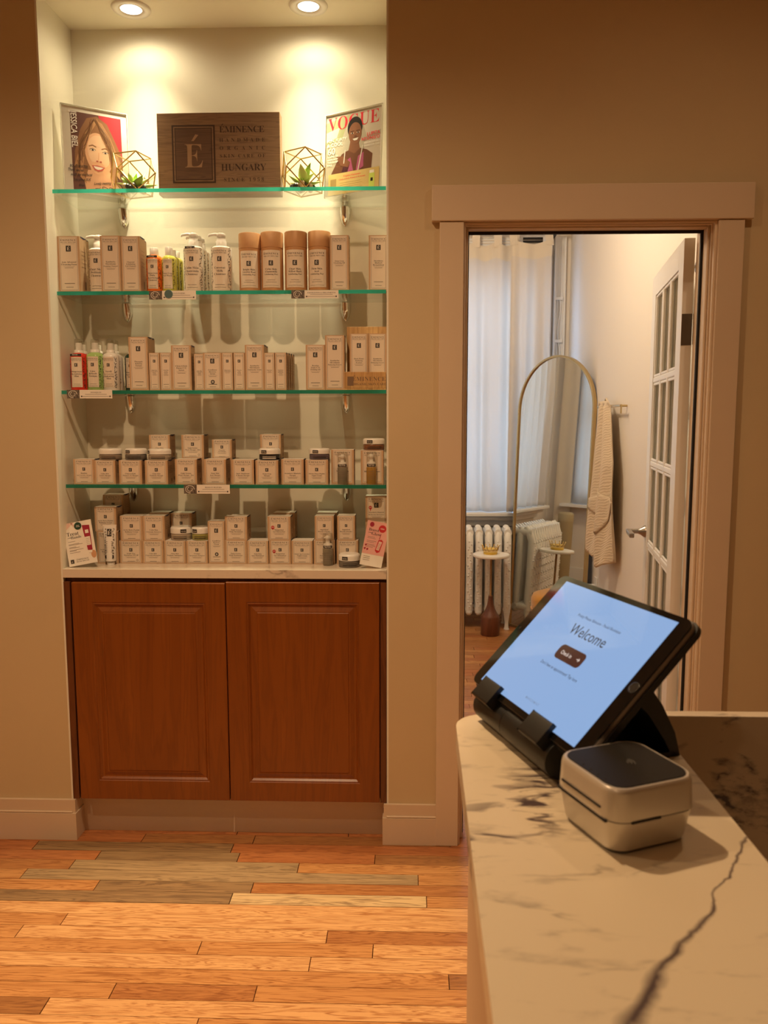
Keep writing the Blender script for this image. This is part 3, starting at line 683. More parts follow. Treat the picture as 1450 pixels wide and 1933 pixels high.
def pump_bottle(x, y, z, R, h, lines, label, seed, body='plasticwhite', band=False, group='white pump bottles', turn=0.):
    t = thing('pump_bottle', label, 'bottle', (x, y, z), turn, group)
    MB().lathe([(R*.93, 0), (R, .004), (R, h-.010), (R*.96, h-.004), (R*.80, h), (R*.42, h+.003), (R*.40, h+.008)], 28).ob('bottle', body, t)
    bottle_label(R, h*.04, h*.96, lines, seed).ob('label', LABELM, t)
    p = MB().lathe([(R*.52, h+.003), (R*.52, h+.018), (R*.46, h+.020), (R*.46, h+.026)], 20).ob('pump_collar', 'plasticwhite', t)
    MB().lathe([(R*.20, h+.026), (R*.20, h+.030), (R*.42, h+.031), (R*.42, h+.041), (R*.34, h+.044)], 16).ob('pump_head', 'plasticwhite', p)
    MB().tube([(0, 0, h+.039), (-R*.6, -.002, h+.041), (-R*1.15, -.004, h+.038), (-R*1.22, -.004, h+.033)], [.0055, .005, .0042, .003], 10).ob('nozzle', 'plasticwhite', p)
    if band: tester_band(R, h*.935, h*.985, -R*.75, R*.35).ob('tester_sticker', LABELM, t)
    return t
def gel_bottle(x, y, z, R, h, cap, lines, label, seed, body, band=False, spray=False, group='coloured gel bottles'):
    t = thing('spray_bottle' if spray else 'gel_bottle', label, 'bottle', (x, y, z), 0, group)
    MB().lathe([(R*.92, 0), (R, .003), (R, h-.012), (R*.94, h-.005), (R*.74, h), (R*.50, h+.003)], 26).ob('bottle', body, t)
    bottle_label(R, h*.07, h*.92, lines, seed, half=1.05, clear=True).ob('label', LABELM, t)
    if spray:
        c = MB().lathe([(R*.52, h+.002), (R*.52, h+.012), (R*.36, h+.014), (R*.36, h+cap*.72), (R*.30, h+cap*.75)], 18).ob('spray_head', 'plasticwhite', t)
        MB().lathe([(R*.50, h+.012), (R*.49, h+cap*.9), (R*.42, h+cap), (.0001, h+cap)], 18, cap=False).ob('clear_cap', 'clearplastic', t)
    else:
        MB().lathe([(R*.52, h+.002), (R*.52, h+cap-.003), (R*.46, h+cap)], 20).ob('cap', 'plasticwhite', t)
    if band: tester_band(R, h*.93, h*.99, -R*.8, R*.6).ob('tester_sticker', LABELM, t)
    return t
def bottle_px(fn, x0, x1, ysh, shelf, y, lines, label, seed, ytop=None, **k):
    a, c = at(x0, ysh, y), at(x1, ysh, y); z = ST[shelf]+.0002; R = (c.x-a.x)/2
    if fn is gel_bottle: return fn((a.x+c.x)/2, y+R, z, R, a.z-z, at(x0, ytop, y).z-a.z, lines, label, seed, **k)
    return fn((a.x+c.x)/2, y+R, z, R, a.z-z, lines, label, seed, **k)
def canister(x0, x1, yt, y, lines, label, turn=0.):
    a, c = at(x0, yt, y), at(x1, yt, y); R = (c.x-a.x)/2; z = ST[2]+.0002; h = a.z-z
    t = thing('paper_canister', label, 'canister', ((a.x+c.x)/2, y+R, z), turn, 'round kraft canisters')
    MB().lathe([(R*.985, 0), (R*.985, h*.74)], 32).ob('body', 'canister', t)
    MB().lathe([(R, h*.742), (R, h-.002), (R*.97, h)], 32).ob('lid', 'canister', t)
    b = MB(); wd = R*1.72; z0, z1 = h*.07, h*.69; subdiv_rect(b, -wd/2, wd/2, z0, z1, -.0005, 0, 12)
    hs = wd*.10; fit(b, 'ÉMINENCE', 0, z1-h*.075, hs, wd*.8, -.0010, 1, sp=.1); fit(b, 'ORGANIC SKIN CARE', 0, z1-h*.11, hs*.55, wd*.78, -.0010, 1, sp=.05)
    logo(b, 0, z1-h*.215, wd*.22, -.0008)
    for i, s in enumerate(lines): fit(b, s, 0, z0+h*.29-i*h*.042, h*.030, wd*.7, -.0010, 1)
    subdiv_rect(b, -wd*.2, wd*.2, z0+h*.12, z0+h*.125, -.001, 2, 5); subdiv_rect(b, -wd*.28, wd*.28, z0+h*.085, z0+h*.09, -.001, 2, 6); subdiv_rect(b, -wd*.38, wd*.38, z0+h*.03, z0+h*.034, -.001, 2, 8)
    bend_front(b, R*.985).ob('label', LABELM, t)
def jar(x, y, z, R, h, glassmat, label, band=None, lid='plasticwhite'):
    t = thing('cream_jar', label, 'jar', (x, y, z), 0, 'cream jars with white lids')
    zl = h*.52
    MB().lathe([(R*.90, 0), (R*.97, .002), (R*.97, zl-.003), (R*.90, zl)], 28).ob('jar_body', glassmat, t)
    l = MB().lathe([(R, zl), (R, h*.82), (R*.97, h*.93), (R*.86, h)], 28).ob('lid', lid, t)
    b = MB()
    for i, (a, c) in enumerate(((.62, .012), (.40, .010), (.28, .006))): subdiv_rect(b, -R*.55, R*.75, zl*a-.0007, zl*a+.0007, -.0006, 1 if glassmat != 'jarblack' else 3, 6)
    bend_front(b, R*.97).ob('jar_print', LABELM, t)
    if band is not None: tester_band(R, h*.60, h*.86, band*R-.010, band*R+.010).ob('tester_sticker', LABELM, l)
    return t
def jar_px(x0, x1, yt, z, y, glassmat, label, band=None):
    a, c = at(x0, yt, y), at(x1, yt, y); R = (c.x-a.x)/2
    return jar((a.x+c.x)/2, y+R, z+.0002, R, a.z-z, glassmat, label, band)
M['jarsmoke'] = mat('jar_smoke', (.26, .20, .15), .12); M['jargrey'] = mat('jar_grey', (.16, .14, .12), .12)
M['jarblack'] = mat('jar_black', (.015, .013, .014), .1); M['jarpurple'] = mat('jar_plum', (.12, .09, .11), .12)
M['jarbrown'] = mat('jar_brown', (.22, .09, .04), .12); M['jarclear'] = mat('jar_clear', (.40, .33, .25), .1); M['jargreen'] = mat('jar_green', (.34, .32, .10), .1)
M['serumgrey'] = mat('serum_grey', (.30, .26, .19), .12, trans=.3); M['serumamber'] = mat('serum_amber', (.50, .28, .06), .12, trans=.3)
def serum(x, y, z, R, h, body, label):
    t = thing('serum_bottle', label, 'bottle', (x, y, z), 0, 'small serum pump bottles')
    MB().lathe([(R*.9, 0), (R, .002), (R, h*.50), (R*.92, h*.53)], 22).ob('bottle', body, t)
    MB().lathe([(R*.90, h*.53), (R*.90, h*.64), (R*.84, h*.68), (R*.42, h*.70), (R*.42, h*.80), (R*.50, h*.81), (R*.5, h*.90), (R*.2, h*.93)], 20).ob('pump', 'plasticwhite', t)
    MB().tube([(0, 0, h*.87), (-R*.75, -R*.3, h*.86)], R*.16, 8).ob('nozzle', 'plasticwhite', t)
    MB().lathe([(R*.98, h*.64), (R*.98, h*.97), (R*.88, h), (.0001, h)], 22, cap=False).ob('clear_cap', 'clearplastic', t)
    tester_band(R*.91, h*.545, h*.625, -R*1.0, R*1.0).ob('tester_sticker', LABELM, t)
    b = MB()
    for i in range(5): subdiv_rect(b, -R*.7, R*.7, h*(.40-.06*i), h*(.40-.06*i)+.0011, -.0006, 2, 5)
    bend_front(b, R).ob('bottle_print', LABELM, t)
    return t
def serum_px(x0, x1, yt, shelf, y, body, label):
    a, c = at(x0, yt, y), at(x1, yt, y); z = ST[shelf]+.0002; R = (c.x-a.x)/2
    return serum((a.x+c.x)/2, y+R, z, R, a.z-z, body, label)

# ---- second shelf: cleansers
F2 = 2.690
cart_px(107, 149, 446, 2, F2, ['Acne Advanced', 'Cleansing Foam'], 'tall tan edged carton at the far left end of the second shelf', d=.062)
cart_px(112, 153, 449, 2, F2+.066, [], 'tall carton standing behind the leftmost carton of the second shelf', d=.062, show=False)
bottle_px(pump_bottle, 161, 198, 467, 2, F2+.012, ['Clear Skin', 'Probiotic', 'Cleanser'], 'white pump bottle squeezed between the two leftmost cartons of the second shelf', 11)
cart_px(188, 226, 445, 2, F2, ['Kombucha', 'Microbiome', 'Foaming Cleanser'], 'tall carton just right of the leftmost pump bottle on the second shelf', d=.055)
cart_px(227, 263, 446, 2, F2, ['Charcoal', 'Exfoliating', 'Gel Cleanser'], 'tall carton left of the orange bottle on the second shelf', d=.056)
cart_px(230, 266, 451, 2, F2+.066, [], 'tall carton behind the one left of the orange bottle', d=.056, show=False)
bottle_px(gel_bottle, 271, 302, 481, 2, F2, ['Mangosteen', 'Daily', 'Resurfacing', 'Cleanser'], 'bright orange gel bottle with white cap on the second shelf', 21, ytop=465, body='orange', band=True)
bottle_px(gel_bottle, 301, 329, 482, 2, F2, ['Stone Crop', 'Gel Wash'], 'yellow green gel bottle with white cap beside the orange bottle', 31, ytop=464, body='olive')
bottle_px(gel_bottle, 309, 335, 484, 2, F2+.062, ['Stone Crop'], 'olive bottle directly behind the yellow green gel bottle', 33, ytop=470, body='olive')
bottle_px(gel_bottle, 317, 342, 487, 2, F2+.118, ['Stone Crop'], 'rearmost olive bottle in the file behind the yellow green bottle', 35, ytop=473, body='olive')
bottle_px(pump_bottle, 342, 379, 463, 2, F2, ['Calm Skin', 'Chamomile', 'Cleanser'], 'white pump bottle with black tester sticker right of the yellow green bottle', 41, band=True)
bottle_px(pump_bottle, 352, 386, 468, 2, F2+.075, ['Calm Skin'], 'white pump bottle right behind the one with a black tester sticker', 43)
bottle_px(pump_bottle, 361, 392, 472, 2, F2+.135, ['Calm Skin'], 'rearmost white pump bottle behind the one with a black tester sticker', 45)
bottle_px(pump_bottle, 394, 433, 463, 2, F2, ['Coconut', 'Milk', 'Cleanser'], 'white pump bottle left of the four kraft canisters', 47)
canister(446, 488, 438, F2, ['Bright Skin', 'Licorice Root', 'Exfoliating Peel'], 'round kraft paper canister, first from the left of the four', .06)
canister(488, 531, 436, F2, ['Calm Skin', 'Chamomile', 'Exfoliating Peel'], 'round kraft paper canister, second from the left of the four', .04)
canister(533.5, 577, 435, F2, ['Clear Skin', 'Willow Bark', 'Exfoliating Peel'], 'round kraft paper canister, third from the left of the four', .02)
canister(578.5, 622, 434.5, F2, ['Firm Skin', 'Acai', 'Exfoliating Peel'], 'round kraft paper canister, rightmost of the four', -.15)
cart_px(622.5, 658, 444, 2, F2, ['Stone Crop', 'Cleansing Oil'], 'tall carton right beside the rightmost kraft canister', d=.06)
cart_px(696, 733, 444, 2, F2, ['Strawberry', 'Rhubarb', 'Dermafoliant'], 'tall carton standing alone at the right end of the second shelf', d=.06)
# ---- third shelf: mists and serums
F3 = 2.688
for i, (x0, x1, ysh, yt, y, l, lab, body) in enumerate((
    (126, 159, 667, 639, F3, ['Mangosteen', 'Revitalizing', 'Mist'], 'bright red spray bottle at the left end of the third shelf', 'red'),
    (157, 190, 666, 639, F3, ['Lime', 'Refresh', 'Tonique'], 'light green spray bottle beside the red spray bottle', 'green'),
    (188, 219, 667, 640, F3, ['Neroli', 'Age Corrective', 'Hydrating', 'Mist'], 'white spray bottle in front, right of the light green spray bottle', 'plasticwhite'),
    (136, 166, 669, 643, F3+.068, ['Mist'], 'red spray bottle behind the bright red one in front', 'red'),
    (166, 195, 669, 644, F3+.068, ['Tonique'], 'light green spray bottle in the back behind the front one', 'green'),
    (197, 226, 669, 642, F3+.062, ['Mist'], 'white spray bottle in the back behind the front white one', 'plasticwhite'),
    (231, 258, 669, 642, F3+.070, ['Stone Crop', 'Hydrating', 'Mist'], 'dark green spray bottle half hidden by a tall carton on the third shelf', 'darkgreen'))):
    bottle_px(gel_bottle, x0, x1, ysh, 3, y, l, lab, 60+i*3, ytop=yt, body=body, spray=True, band=(i == 0), group='facial mist spray bottles')
S3 = [(242, 278, 636, ['Pineapple', 'Refining', 'Tonique'], None, 'tallest carton of the left group'), (280.5, 300.5, 666, ['Bright Skin', 'Licorice Root', 'Booster', 'Serum'], None, 'first narrow carton right of the tallest left carton'),
      (301.5, 323, 666, ['Calm Skin', 'Arnica', 'Booster', 'Serum'], None, 'second narrow carton right of the tallest left carton'), (322.5, 360, 652, ['Citrus & Kale', 'Potent C+E', 'Serum'], None, 'wide carton between two pairs of narrow ones'),
      (366, 385, 668, ['Clear Skin', 'Willow Bark', 'Booster', 'Serum'], None, 'narrow carton left of the one with a round cross emblem'), (383, 418, 666, ['Cornflower', 'Recovery', 'Serum'], 'cross', 'short wide carton with a round cross emblem'),
      (418.5, 439, 666, ['Eight Greens', 'Youth Serum'], None, 'first narrow carton right of the cross emblem one'), (440.5, 461.5, 666, ['Firm Skin', 'Acai', 'Booster', 'Serum'], None, 'second narrow carton right of the cross emblem one'),
      (462, 498, 651, ['Kombucha', 'Microbiome', 'Luminosity Serum'], None, 'wide carton right of centre rising over narrow ones'), (498.5, 518, 666, ['Stone Crop', 'Serum'], None, 'narrow carton, second from the right of the long row'),
      (519, 540, 666, ['Strawberry', 'Rhubarb', 'Hyaluronic', 'Serum'], None, 'narrow carton at the right end of the long row'), (577, 613, 651, ['Rosehip', 'Triple C+E', 'Firming Oil'], None, 'shorter of the two cartons left of the bamboo stand'),
      (613.5, 650, 633, ['Kombucha', 'Microbiome', 'Balancing Essence'], None, 'taller of the two cartons left of the bamboo stand')]
for (x0, x1, yt, l, bd, lab) in S3:
    cart_px(x0, x1, yt, 3, F3+(.006 if x0 == 366 else 0), l, lab+' on the third shelf', d=.05 if x1-x0 > 30 else .034, badge=bd)
cart_px(246, 283, 638, 3, F3+.056, [], 'carton behind the tallest carton of the left group on the third shelf', d=.05, show=False)
cart_px(466, 501, 653, 3, F3+.056, [], 'carton behind the wide carton right of centre on the third shelf', d=.05, show=False)
for i in range(3):
    cart_px(524+i*4, 544.5+i*4.3, 667+i*1.2, 3, F3+.040*(i+1), [], ('second', 'third', 'rearmost')[i]+' narrow carton in the file behind the right end of the long row', d=.034, show=False)
# bamboo stand with two cartons
t = thing('bamboo_stand', 'small bamboo display stand with engraved front at the right of the third shelf', 'stand', (0, 0, ST[3]+.0002))
a, c = at(650, 702, 2.682), at(728, 702, 2.682); zf = a.z-ST[3]; zk = at(657, 617, 2.752).z-ST[3]
sx0, sx1 = a.x, NR-.004
MB().box(sx0, sx1, 2.682, 2.690, .006, zf).ob('front_panel', 'bamboo', t, bevel=.001); MB().box(sx0+.004, sx1, 2.752, 2.760, .006, zk).ob('back_panel', 'bamboo', t, bevel=.001); MB().box(sx0, sx1, 2.682, 2.760, 0, .006).ob('base', 'bamboo', t)
b = MB(); put(b, 'ÉMINENCE', sx0+.081, zf*.50, .0135, 2.6815, 0, sp=.03); put(b, 'ORGANIC SKIN CARE', sx0+.081, zf*.27, .0075, 2.6815, 0); b.rect(sx0+.010, sx0+.030, zf*.24, zf*.74, 2.6816, 0)
b.ob('engraving', ['inkbrown'], t)
cart_px(660, 695, 629.5, 3, 2.696, ['Birch Water', 'Purifying', 'Essence'], 'left carton held in the bamboo stand', d=.05, z=ST[3]+.0066)
cart_px(695.5, 730, 629.5, 3, 2.696, ['Kombucha', 'Microbiome', 'Balancing Essence'], 'right carton held in the bamboo stand', d=.05, z=ST[3]+.0066)
# ---- fourth shelf: masques
F4 = 2.678
tops = {}
R4 = [(138, 177, 867, ['Bamboo', 'Age Corrective Masque'], None), (177.5, 217, 869, ['Calm Skin', 'Arnica Masque'], None), (224, 267, 869, ['Citrus & Kale', 'Potent C+E Masque'], None), (273, 316, 869, ['Clear Skin', 'Probiotic Masque'], None),
      (330, 371, 867, ['Eight Greens', 'Phyto Masque - Hot'], 'leaf'), (385, 426, 867, ['Firm Skin', 'Acai Masque'], None), (437, 479, 868, ['Snow Mushroom', '& Reishi Masque'], None), (482, 525, 869, ['Stone Crop', 'Masque'], None),
      (531, 573, 867, ['Strawberry Rhubarb', 'Masque'], None), (576.5, 619, 868, ['Marine Flower Peptide', 'Night Cream'], None)]
for i, (x0, x1, yt, l, bd) in enumerate(R4):
    o, h = cart_px(x0, x1, yt, 4, F4, l, 'cube carton, %s from the left in the front row of the fourth shelf' % ORD[i], d=.066, kind='cube', badge=bd); tops[i] = ST[4]+h
U4 = [(281, 320, 821, ['Clear Skin', 'Probiotic Masque'], None, 'upper cube carton behind the third jar of the fourth shelf'), (342, 384, 821, ['Eight Greens', 'Phyto Masque - Hot'], 'leaf', 'upper cube carton with round mark left of centre on the fourth shelf'),
      (400, 437, 830, ['Firm Skin', 'Acai Masque'], None, 'lower topped upper carton at the centre of the fourth shelf'), (491, 530, 820, ['Stone Crop', 'Masque'], None, 'upper cube carton behind the black jar')]
for (x0, x1, yt, l, bd, lab) in U4:
    yb = F4+.070; zl = tops[4]
    a, c = at(x0, yt, yb), at(x1, yt, yb)
    carton((a.x+c.x)/2, yb, ST[4]+.0002, c.x-a.x, .066, zl-ST[4]-.0002, [], 'back row cube carton carrying the '+lab.split(' on the')[0].split(' of the')[0], 'cube', show=False)
    cart_px(x0, x1, yt, 4, yb, l, lab, d=.066, kind='cube', badge=bd, z=zl+.0003)
for (x0, x1, yt, i, g, lab, bd) in ((179, 222, 847, 1, 'jarsmoke', 'cream jar with white lid without sticker, leftmost on the fourth shelf', None), (229, 270, 847, 2, 'jargrey', 'dark grey jar with tester sticker, second from the left on the fourth shelf', -.5), (273, 316, 848, 3, 'jarclear', 'pale jar with sticker at its left edge, third on the fourth shelf', -.95),
                            (485, 526, 847, 7, 'jarblack', 'black glass jar with white lid on the fourth shelf', -.4), (581, 621, 847, 9, 'jarpurple', 'plum coloured jar with white lid on the fourth shelf', -.3)):
    jar_px(x0, x1, yt, tops[i], F4+.002, g, lab, bd)
o, h1 = cart_px(625, 668, 849, 4, F4+.035, ['Bakuchiol', 'Niacinamide'], 'taller carton behind the grey serum bottle on the fourth shelf', d=.06, kind='cube')
o, h2 = cart_px(681, 724, 850, 4, F4+.035, ['Strawberry', 'Rhubarb Serum'], 'taller carton behind the amber serum bottle on the fourth shelf', d=.06, kind='cube')
jar_px(684, 726, 828, ST[4]+h2, F4+.037, 'jarbrown', 'brown jar with tester sticker on the rightmost carton of the fourth shelf', -.35)
serum_px(636, 655, 854, 4, F4+.008, 'serumgrey', 'grey serum bottle with clear cap on the fourth shelf'); serum_px(691, 710, 853, 4, F4+.008, 'serumamber', 'amber serum bottle with clear cap at the right of the fourth shelf')
# ---- worktop: moisturizers
F5 = 2.722; t5z = {}
R5 = [(225, 268, 1021, ['Bright Skin', 'Moisturizer SPF 40'], 'leaf'), (268.5, 308, 1021, ['Calm Skin', 'Chamomile Moisturizer'], None), (309, 350, 1021, ['Clear Skin', 'Probiotic Moisturizer'], None), (351, 391.5, 1021, ['Coconut', 'Age Corrective Moisturizer'], None),
      (424, 465.5, 1020, ['Eight Greens', 'Whip Moisturizer'], None), (466, 506.5, 1021, ['Firm Skin', 'Acai Moisturizer'], None), (508, 549, 1020, ['Mangosteen', 'Gel Moisturizer'], 'red'), (550, 590, 1021, ['Monoi Age Corrective', 'Night Cream'], None),
      (592, 632, 1020, ['Rose', 'Moisturizer'], None), (635.5, 676, 1020, ['Stone Crop', 'Moisturizer'], None)]
for i, (x0, x1, yt, l, bd) in enumerate(R5):
    o, h = cart_px(x0, x1, yt, 5, F5, l, 'cube carton, %s from the left in the bottom row on the worktop' % ORD[i], d=.066, kind='cube', badge=bd); t5z[i] = ST[5]+h
cart_px(392, 423.5, 984, 5, F5, ['Cornflower', 'Recovery', 'Cream'], 'tall carton with round cross emblem at the middle of the worktop', d=.055, badge='cross')
U5 = [(226, 268.5, 974, 0, 0, ['Arctic Berry Peptide', 'Radiance Cream'], None, 'cube carton stacked on the first carton of the worktop row'), (269, 310, 974, 1, 0, ['Calm Skin', 'Chamomile Moisturizer'], None, 'cube carton stacked on the second carton of the worktop row'),
      (424.5, 466, 975, 4, 0, ['Eight Greens', 'Whip Moisturizer'], None, 'cube carton stacked just right of the tall cross emblem carton'), (505, 548, 975, 6, 0, ['Mangosteen', 'Gel Moisturizer'], 'red', 'cube carton with red badge stacked in the upper row'),
      (594, 630, 974, 8, 0, ['Superfood', 'Booster-Powder'], None, 'left of the two narrower cartons stacked at the right of the worktop'), (636.5, 670, 974, 9, 0, ['Superfood', 'Booster-Powder'], None, 'right of the two narrower cartons stacked at the right of the worktop')]
for (x0, x1, yt, i, dy, l, bd, lab) in U5:
    cart_px(x0, x1, yt, 5, F5+.001, l, lab, d=.066, kind='cube', badge=bd, z=t5z[i]+.0003)
# back row of the worktop
yb = F5+.070
for (x0, x1, yt, l, lab) in ((282, 318, 968, [], 'raised carton in the back behind the second stack of the worktop'), (322, 361, 969, ['Clear Skin', 'Probiotic Moisturizer'], 'raised carton behind the two jars of the worktop'), (516, 556, 968, [], 'raised carton in the back behind the red badge stack'), (598, 636, 968, [], 'raised carton in the back behind the narrower stacked cartons')):
    a, c = at(x0, yt, yb), at(x1, yt, yb)
    carton((a.x+c.x)/2, yb, ST[5]+.0002, c.x-a.x, .066, t5z[2]-ST[5]-.0002, [], 'carton under the '+lab, 'cube', show=False)
    cart_px(x0, x1, yt, 5, yb, l, lab, d=.066, kind='cube', z=t5z[2]+.0003, show=bool(l))
jar_px(316, 357, 996, t5z[2], F5+.002, 'jarclear', 'clear jar with blue black sticker, left of the two jars on the worktop cartons', .45)
jar_px(357.5, 392, 996, t5z[3], F5+.004, 'jargreen', 'olive tinted jar, right of the two jars on the worktop cartons', -.5)
# corner stack at the left
a, c = at(182, 1004, F5-.004), at(222, 1004, F5-.004); hA = a.z-ST[5]
o, hA = cart_px(182, 222, 1003, 5, F5-.004, ['Arctic Berry Peptide', 'Hand Cream'], 'carton behind the standing hand cream tube', d=.066, kind='cube')
cart_px(178, 218.5, 957, 5, F5-.004, ['Arctic Berry Peptide', 'Radiance Cream'], 'carton stacked above the one behind the hand cream tube', d=.066, kind='cube', z=ST[5]+hA+.0003)
a, c = at(194, 934, yb), at(232, 934, yb)
carton((a.x+c.x)/2, yb, ST[5]+.0002, c.x-a.x, .066, at(194, 980, yb).z-ST[5], [], 'lower carton of the back stack in the left corner', 'cube', show=False)
cart_px(194, 232, 934, 5, yb, ['Arctic Berry'], 'topmost carton of the back stack in the left corner of the worktop', d=.066, kind='cube', z=at(194, 980, yb).z+.0005)
# right corner stack
a, c = at(690, 1003, F5+.03), at(731, 1003, F5+.03)
carton((a.x+c.x)/2, F5+.03, ST[5]+.0002, c.x-a.x, .066, a.z-ST[5], [], 'carton under the tall one in the right corner of the worktop', 'cube', show=False)
cart_px(690, 731, 937, 5, F5+.03, ['Strawberry Rhubarb', 'Hyaluronic Moisturizer'], 'tall carton in the right corner above the pink leaflet', d=.066, z=a.z+.0005, kind='tall', badge='red')
serum_px(608, 627.5, 1008, 5, 2.690, 'serumgrey', 'frosted serum bottle standing in front of the worktop cartons')
jar_px(637, 679, 1048, ST[5], 2.652, 'jargrey', 'grey jar with white lid standing on the worktop beside the pink leaflet', -.35)
# hand cream tube standing on its cap
t = thing('hand_cream_tube', 'white patterned hand cream tube standing on its cap', 'tube', (at(208, 1060, 2.688).x, 2.695, ST[5]+.0002), .05)
hT = at(208, 991, 2.69).z-ST[5]
MB().lathe([(.012, 0), (.0125, .002), (.0115, .012), (.009, .014)], 20).ob('cap', 'plasticwhite', t)
def tubef(u, v):
    a = 2*PI*u; r = .0172+.002*v; fl = 1-.96*v**1.3
    return (r*(1+.18*v)*math.cos(a), r*fl*math.sin(a), .014+(hT-.014)*v)
MB().grid(tubef, 28, 14).ob('tube_body', 'plasticwhite', t)
MB().box(-.0232, .0232, -.0012, .0012, hT-.006, hT).ob('crimp', 'cardwhite', t)
b = MB(); scrolls(b, -.016, -.009, .02, hT-.01, 0, 1, 5); scrolls(b, .010, .017, .02, hT-.01, 0, 1, 8); b.rect(-.0075, .0075, hT*.72, hT*.90, 0, 1); put(b, 'É', 0, hT*.755, .013, -.0002, 3)
for i in range(6): b.rect(-.012, .012, hT*(.58-.05*i), hT*(.58-.05*i)+.0016, 0, 2)
b.rect(-.015, .015, .024, .034, 0, 1)
b.move(lambda v: Vector((v.x, -(.0186*(1-.96*max(0, (v.z-.014)/(hT-.014))**1.3)*math.sqrt(max(.03, 1-(v.x/.021)**2)))-.0012+v.y, v.z))).ob('tube_print', LABELM, t)
# leaflets
M['magenta'] = mat('deep_red_print', (.35, .02, .05), .5); M['palepink'] = mat('pale_pink_print', (.80, .55, .48), .5); M['peach'] = mat('peach_print', (.62, .33, .17), .5)
def leaflet(px0, px1, pyt, y0, tilt, lab, rz, lean, fn):
    a, c = at(px0, pyt, y0), at(px1, pyt, y0); wd, h = c.x-a.x, (a.z-ST[5])/math.cos(lean)
    t = thing('leaflet', lab, 'leaflet', ((a.x+c.x)/2, y0, ST[5]+wd*.5*abs(math.sin(tilt))+.001), 0); t.rotation_euler = (-lean, tilt, rz)
    MB().box(-wd/2, wd/2, 0, .0012, 0, h).ob('card', 'cardwhite', t)
    b = MB(); fn(b, wd, h); b.ob('print', ['cardwhite', 'ink', 'inkgrey', 'magenta', 'palepink', 'peach', 'red_ink', 'darkgreen', 'pink'], t)
    MB().box(-.012, .012, .0012, .0022, 0, h*.8).move(lambda v: Vector((v.x, v.y+v.z*0, v.z))).ob('easel_back', 'cardwhite', t)
def lf1(b, w_, h):
    y = -.0004
    b.flat([(-w_/2, h*.80), (-w_*.1, h), (-w_/2, h)], y, 4); b.line([(-w_*.2, h*.99), (-w_*.05, h*.85), (w_*.1, h*.82)], .005, y, 4); b.ell(w_*.02, h*.90, w_*.13, w_*.13, y-.0002, 7); fit(b, 'Sweet', w_*.02, h*.905, .003, w_*.2, y-.0004, 0, font='b'); fit(b, 'Holiday', w_*.02, h*.875, .003, w_*.2, y-.0004, 0, font='b')
    fit(b, 'Treat', -w_*.2, h*.70, .0125, w_*.55, y, 1); fit(b, 'your', -w_*.33, h*.645, .005, w_*.3, y, 1); fit(b, 'Hands', -w_*.10, h*.625, .009, w_*.5, y, 1)
    for i, q in enumerate((.56, .50, .48, .43, .41, .36, .34, .30)): b.rect(-w_*.40, -w_*.40+w_*(.25+.12*((i*7) % 3)), h*q, h*q+.0012, y, 2)
    b.flat([(w_*.16, h*.90), (w_*.42, h*.88), (w_*.40, h*.30), (w_*.24, h*.31)], y-.0001, 3); b.rect(w_*.20, w_*.38, h*.42, h*.62, y-.0003, 0); b.rect(w_*.24, w_*.36, h*.70, h*.78, y-.0003, 0); b.rect(w_*.26, w_*.38, h*.24, h*.30, y-.0002, 0)
    for i in range(4): b.rect(w_*.23, w_*.35, h*(.45+.04*i), h*(.455+.04*i), y-.0005, 2)
    b.ell(w_*.42, h*.20, w_*.09, h*.09, y, 5); b.rect(-w_*.42, -w_*.30, h*.06, h*.15, y, 1); put(b, 'É', -w_*.36, h*.075, .005, y-.0003, 0); fit(b, 'ÉMINENCE', w_*.0, h*.115, .005, w_*.48, y, 1, sp=.05); fit(b, 'ORGANIC SKIN CARE', w_*.0, h*.075, .003, w_*.48, y, 1)
def lf2(b, w_, h):
    y = -.0004
    b.rect(-w_/2, w_/2, h*.26, h, y, 8); b.ell(-w_*.28, h*.92, w_*.10, h*.055, y-.0002, 3); b.ell(w_*.22, h*.86, w_*.17, w_*.17, y-.0002, 6); fit(b, 'NEW', w_*.22, h*.845, .004, w_*.22, y-.0004, 0, font='b')
    b.line([(w_*.2, h*.74), (w_*.17, h*.62)], .002, y-.0002, 3)
    fit(b, 'Boost', -w_*.15, h*.775, .010, w_*.5, y-.0002, 1); fit(b, 'your', -w_*.30, h*.725, .0045, w_*.2, y-.0002, 1); fit(b, 'Glow', -w_*.02, h*.690, .010, w_*.5, y-.0002, 1)
    for i, q in enumerate((.64, .61, .55, .52, .47, .44, .41)): b.rect(-w_*.38, -w_*.05+w_*.05*(i % 3), h*q, h*q+.0012, y-.0002, 2)
    b.flat([(w_*.06, h*.36), (w_*.16, h*.31), (w_*.28, h*.34), (w_*.36, h*.58), (w_*.28, h*.62), (w_*.14, h*.60)], y-.0002, 6); b.flat([(w_*.10, h*.38), (w_*.24, h*.37), (w_*.32, h*.57), (w_*.17, h*.58)], y-.0004, 4)
    for i in range(4): b.rect(w_*.15, w_*.27, h*(.41+.035*i), h*(.416+.035*i), y-.0006, 2)
    for (x, z) in ((-.40, .42), (-.30, .33), (-.42, .34)): b.flat([(w_*x, h*z), (w_*(x+.06), h*(z+.03)), (w_*(x+.04), h*(z+.06)), (w_*(x-.04), h*(z+.04))], y-.0002, 3)
    for i in range(3): b.rect(-w_*.40, -w_*.10, h*(.20-.04*i), h*(.20-.04*i)+.0012, y-.0002, 2)
leaflet(127, 182, 991, 2.640, math.radians(-11), 'white leaflet with a dark red tube picture leaning at the left of the worktop', 0, .16, lf1)
leaflet(678, 720, 990, 2.648, math.radians(11), 'pink and white leaflet leaning at the right of the worktop', 0, .16, lf2)
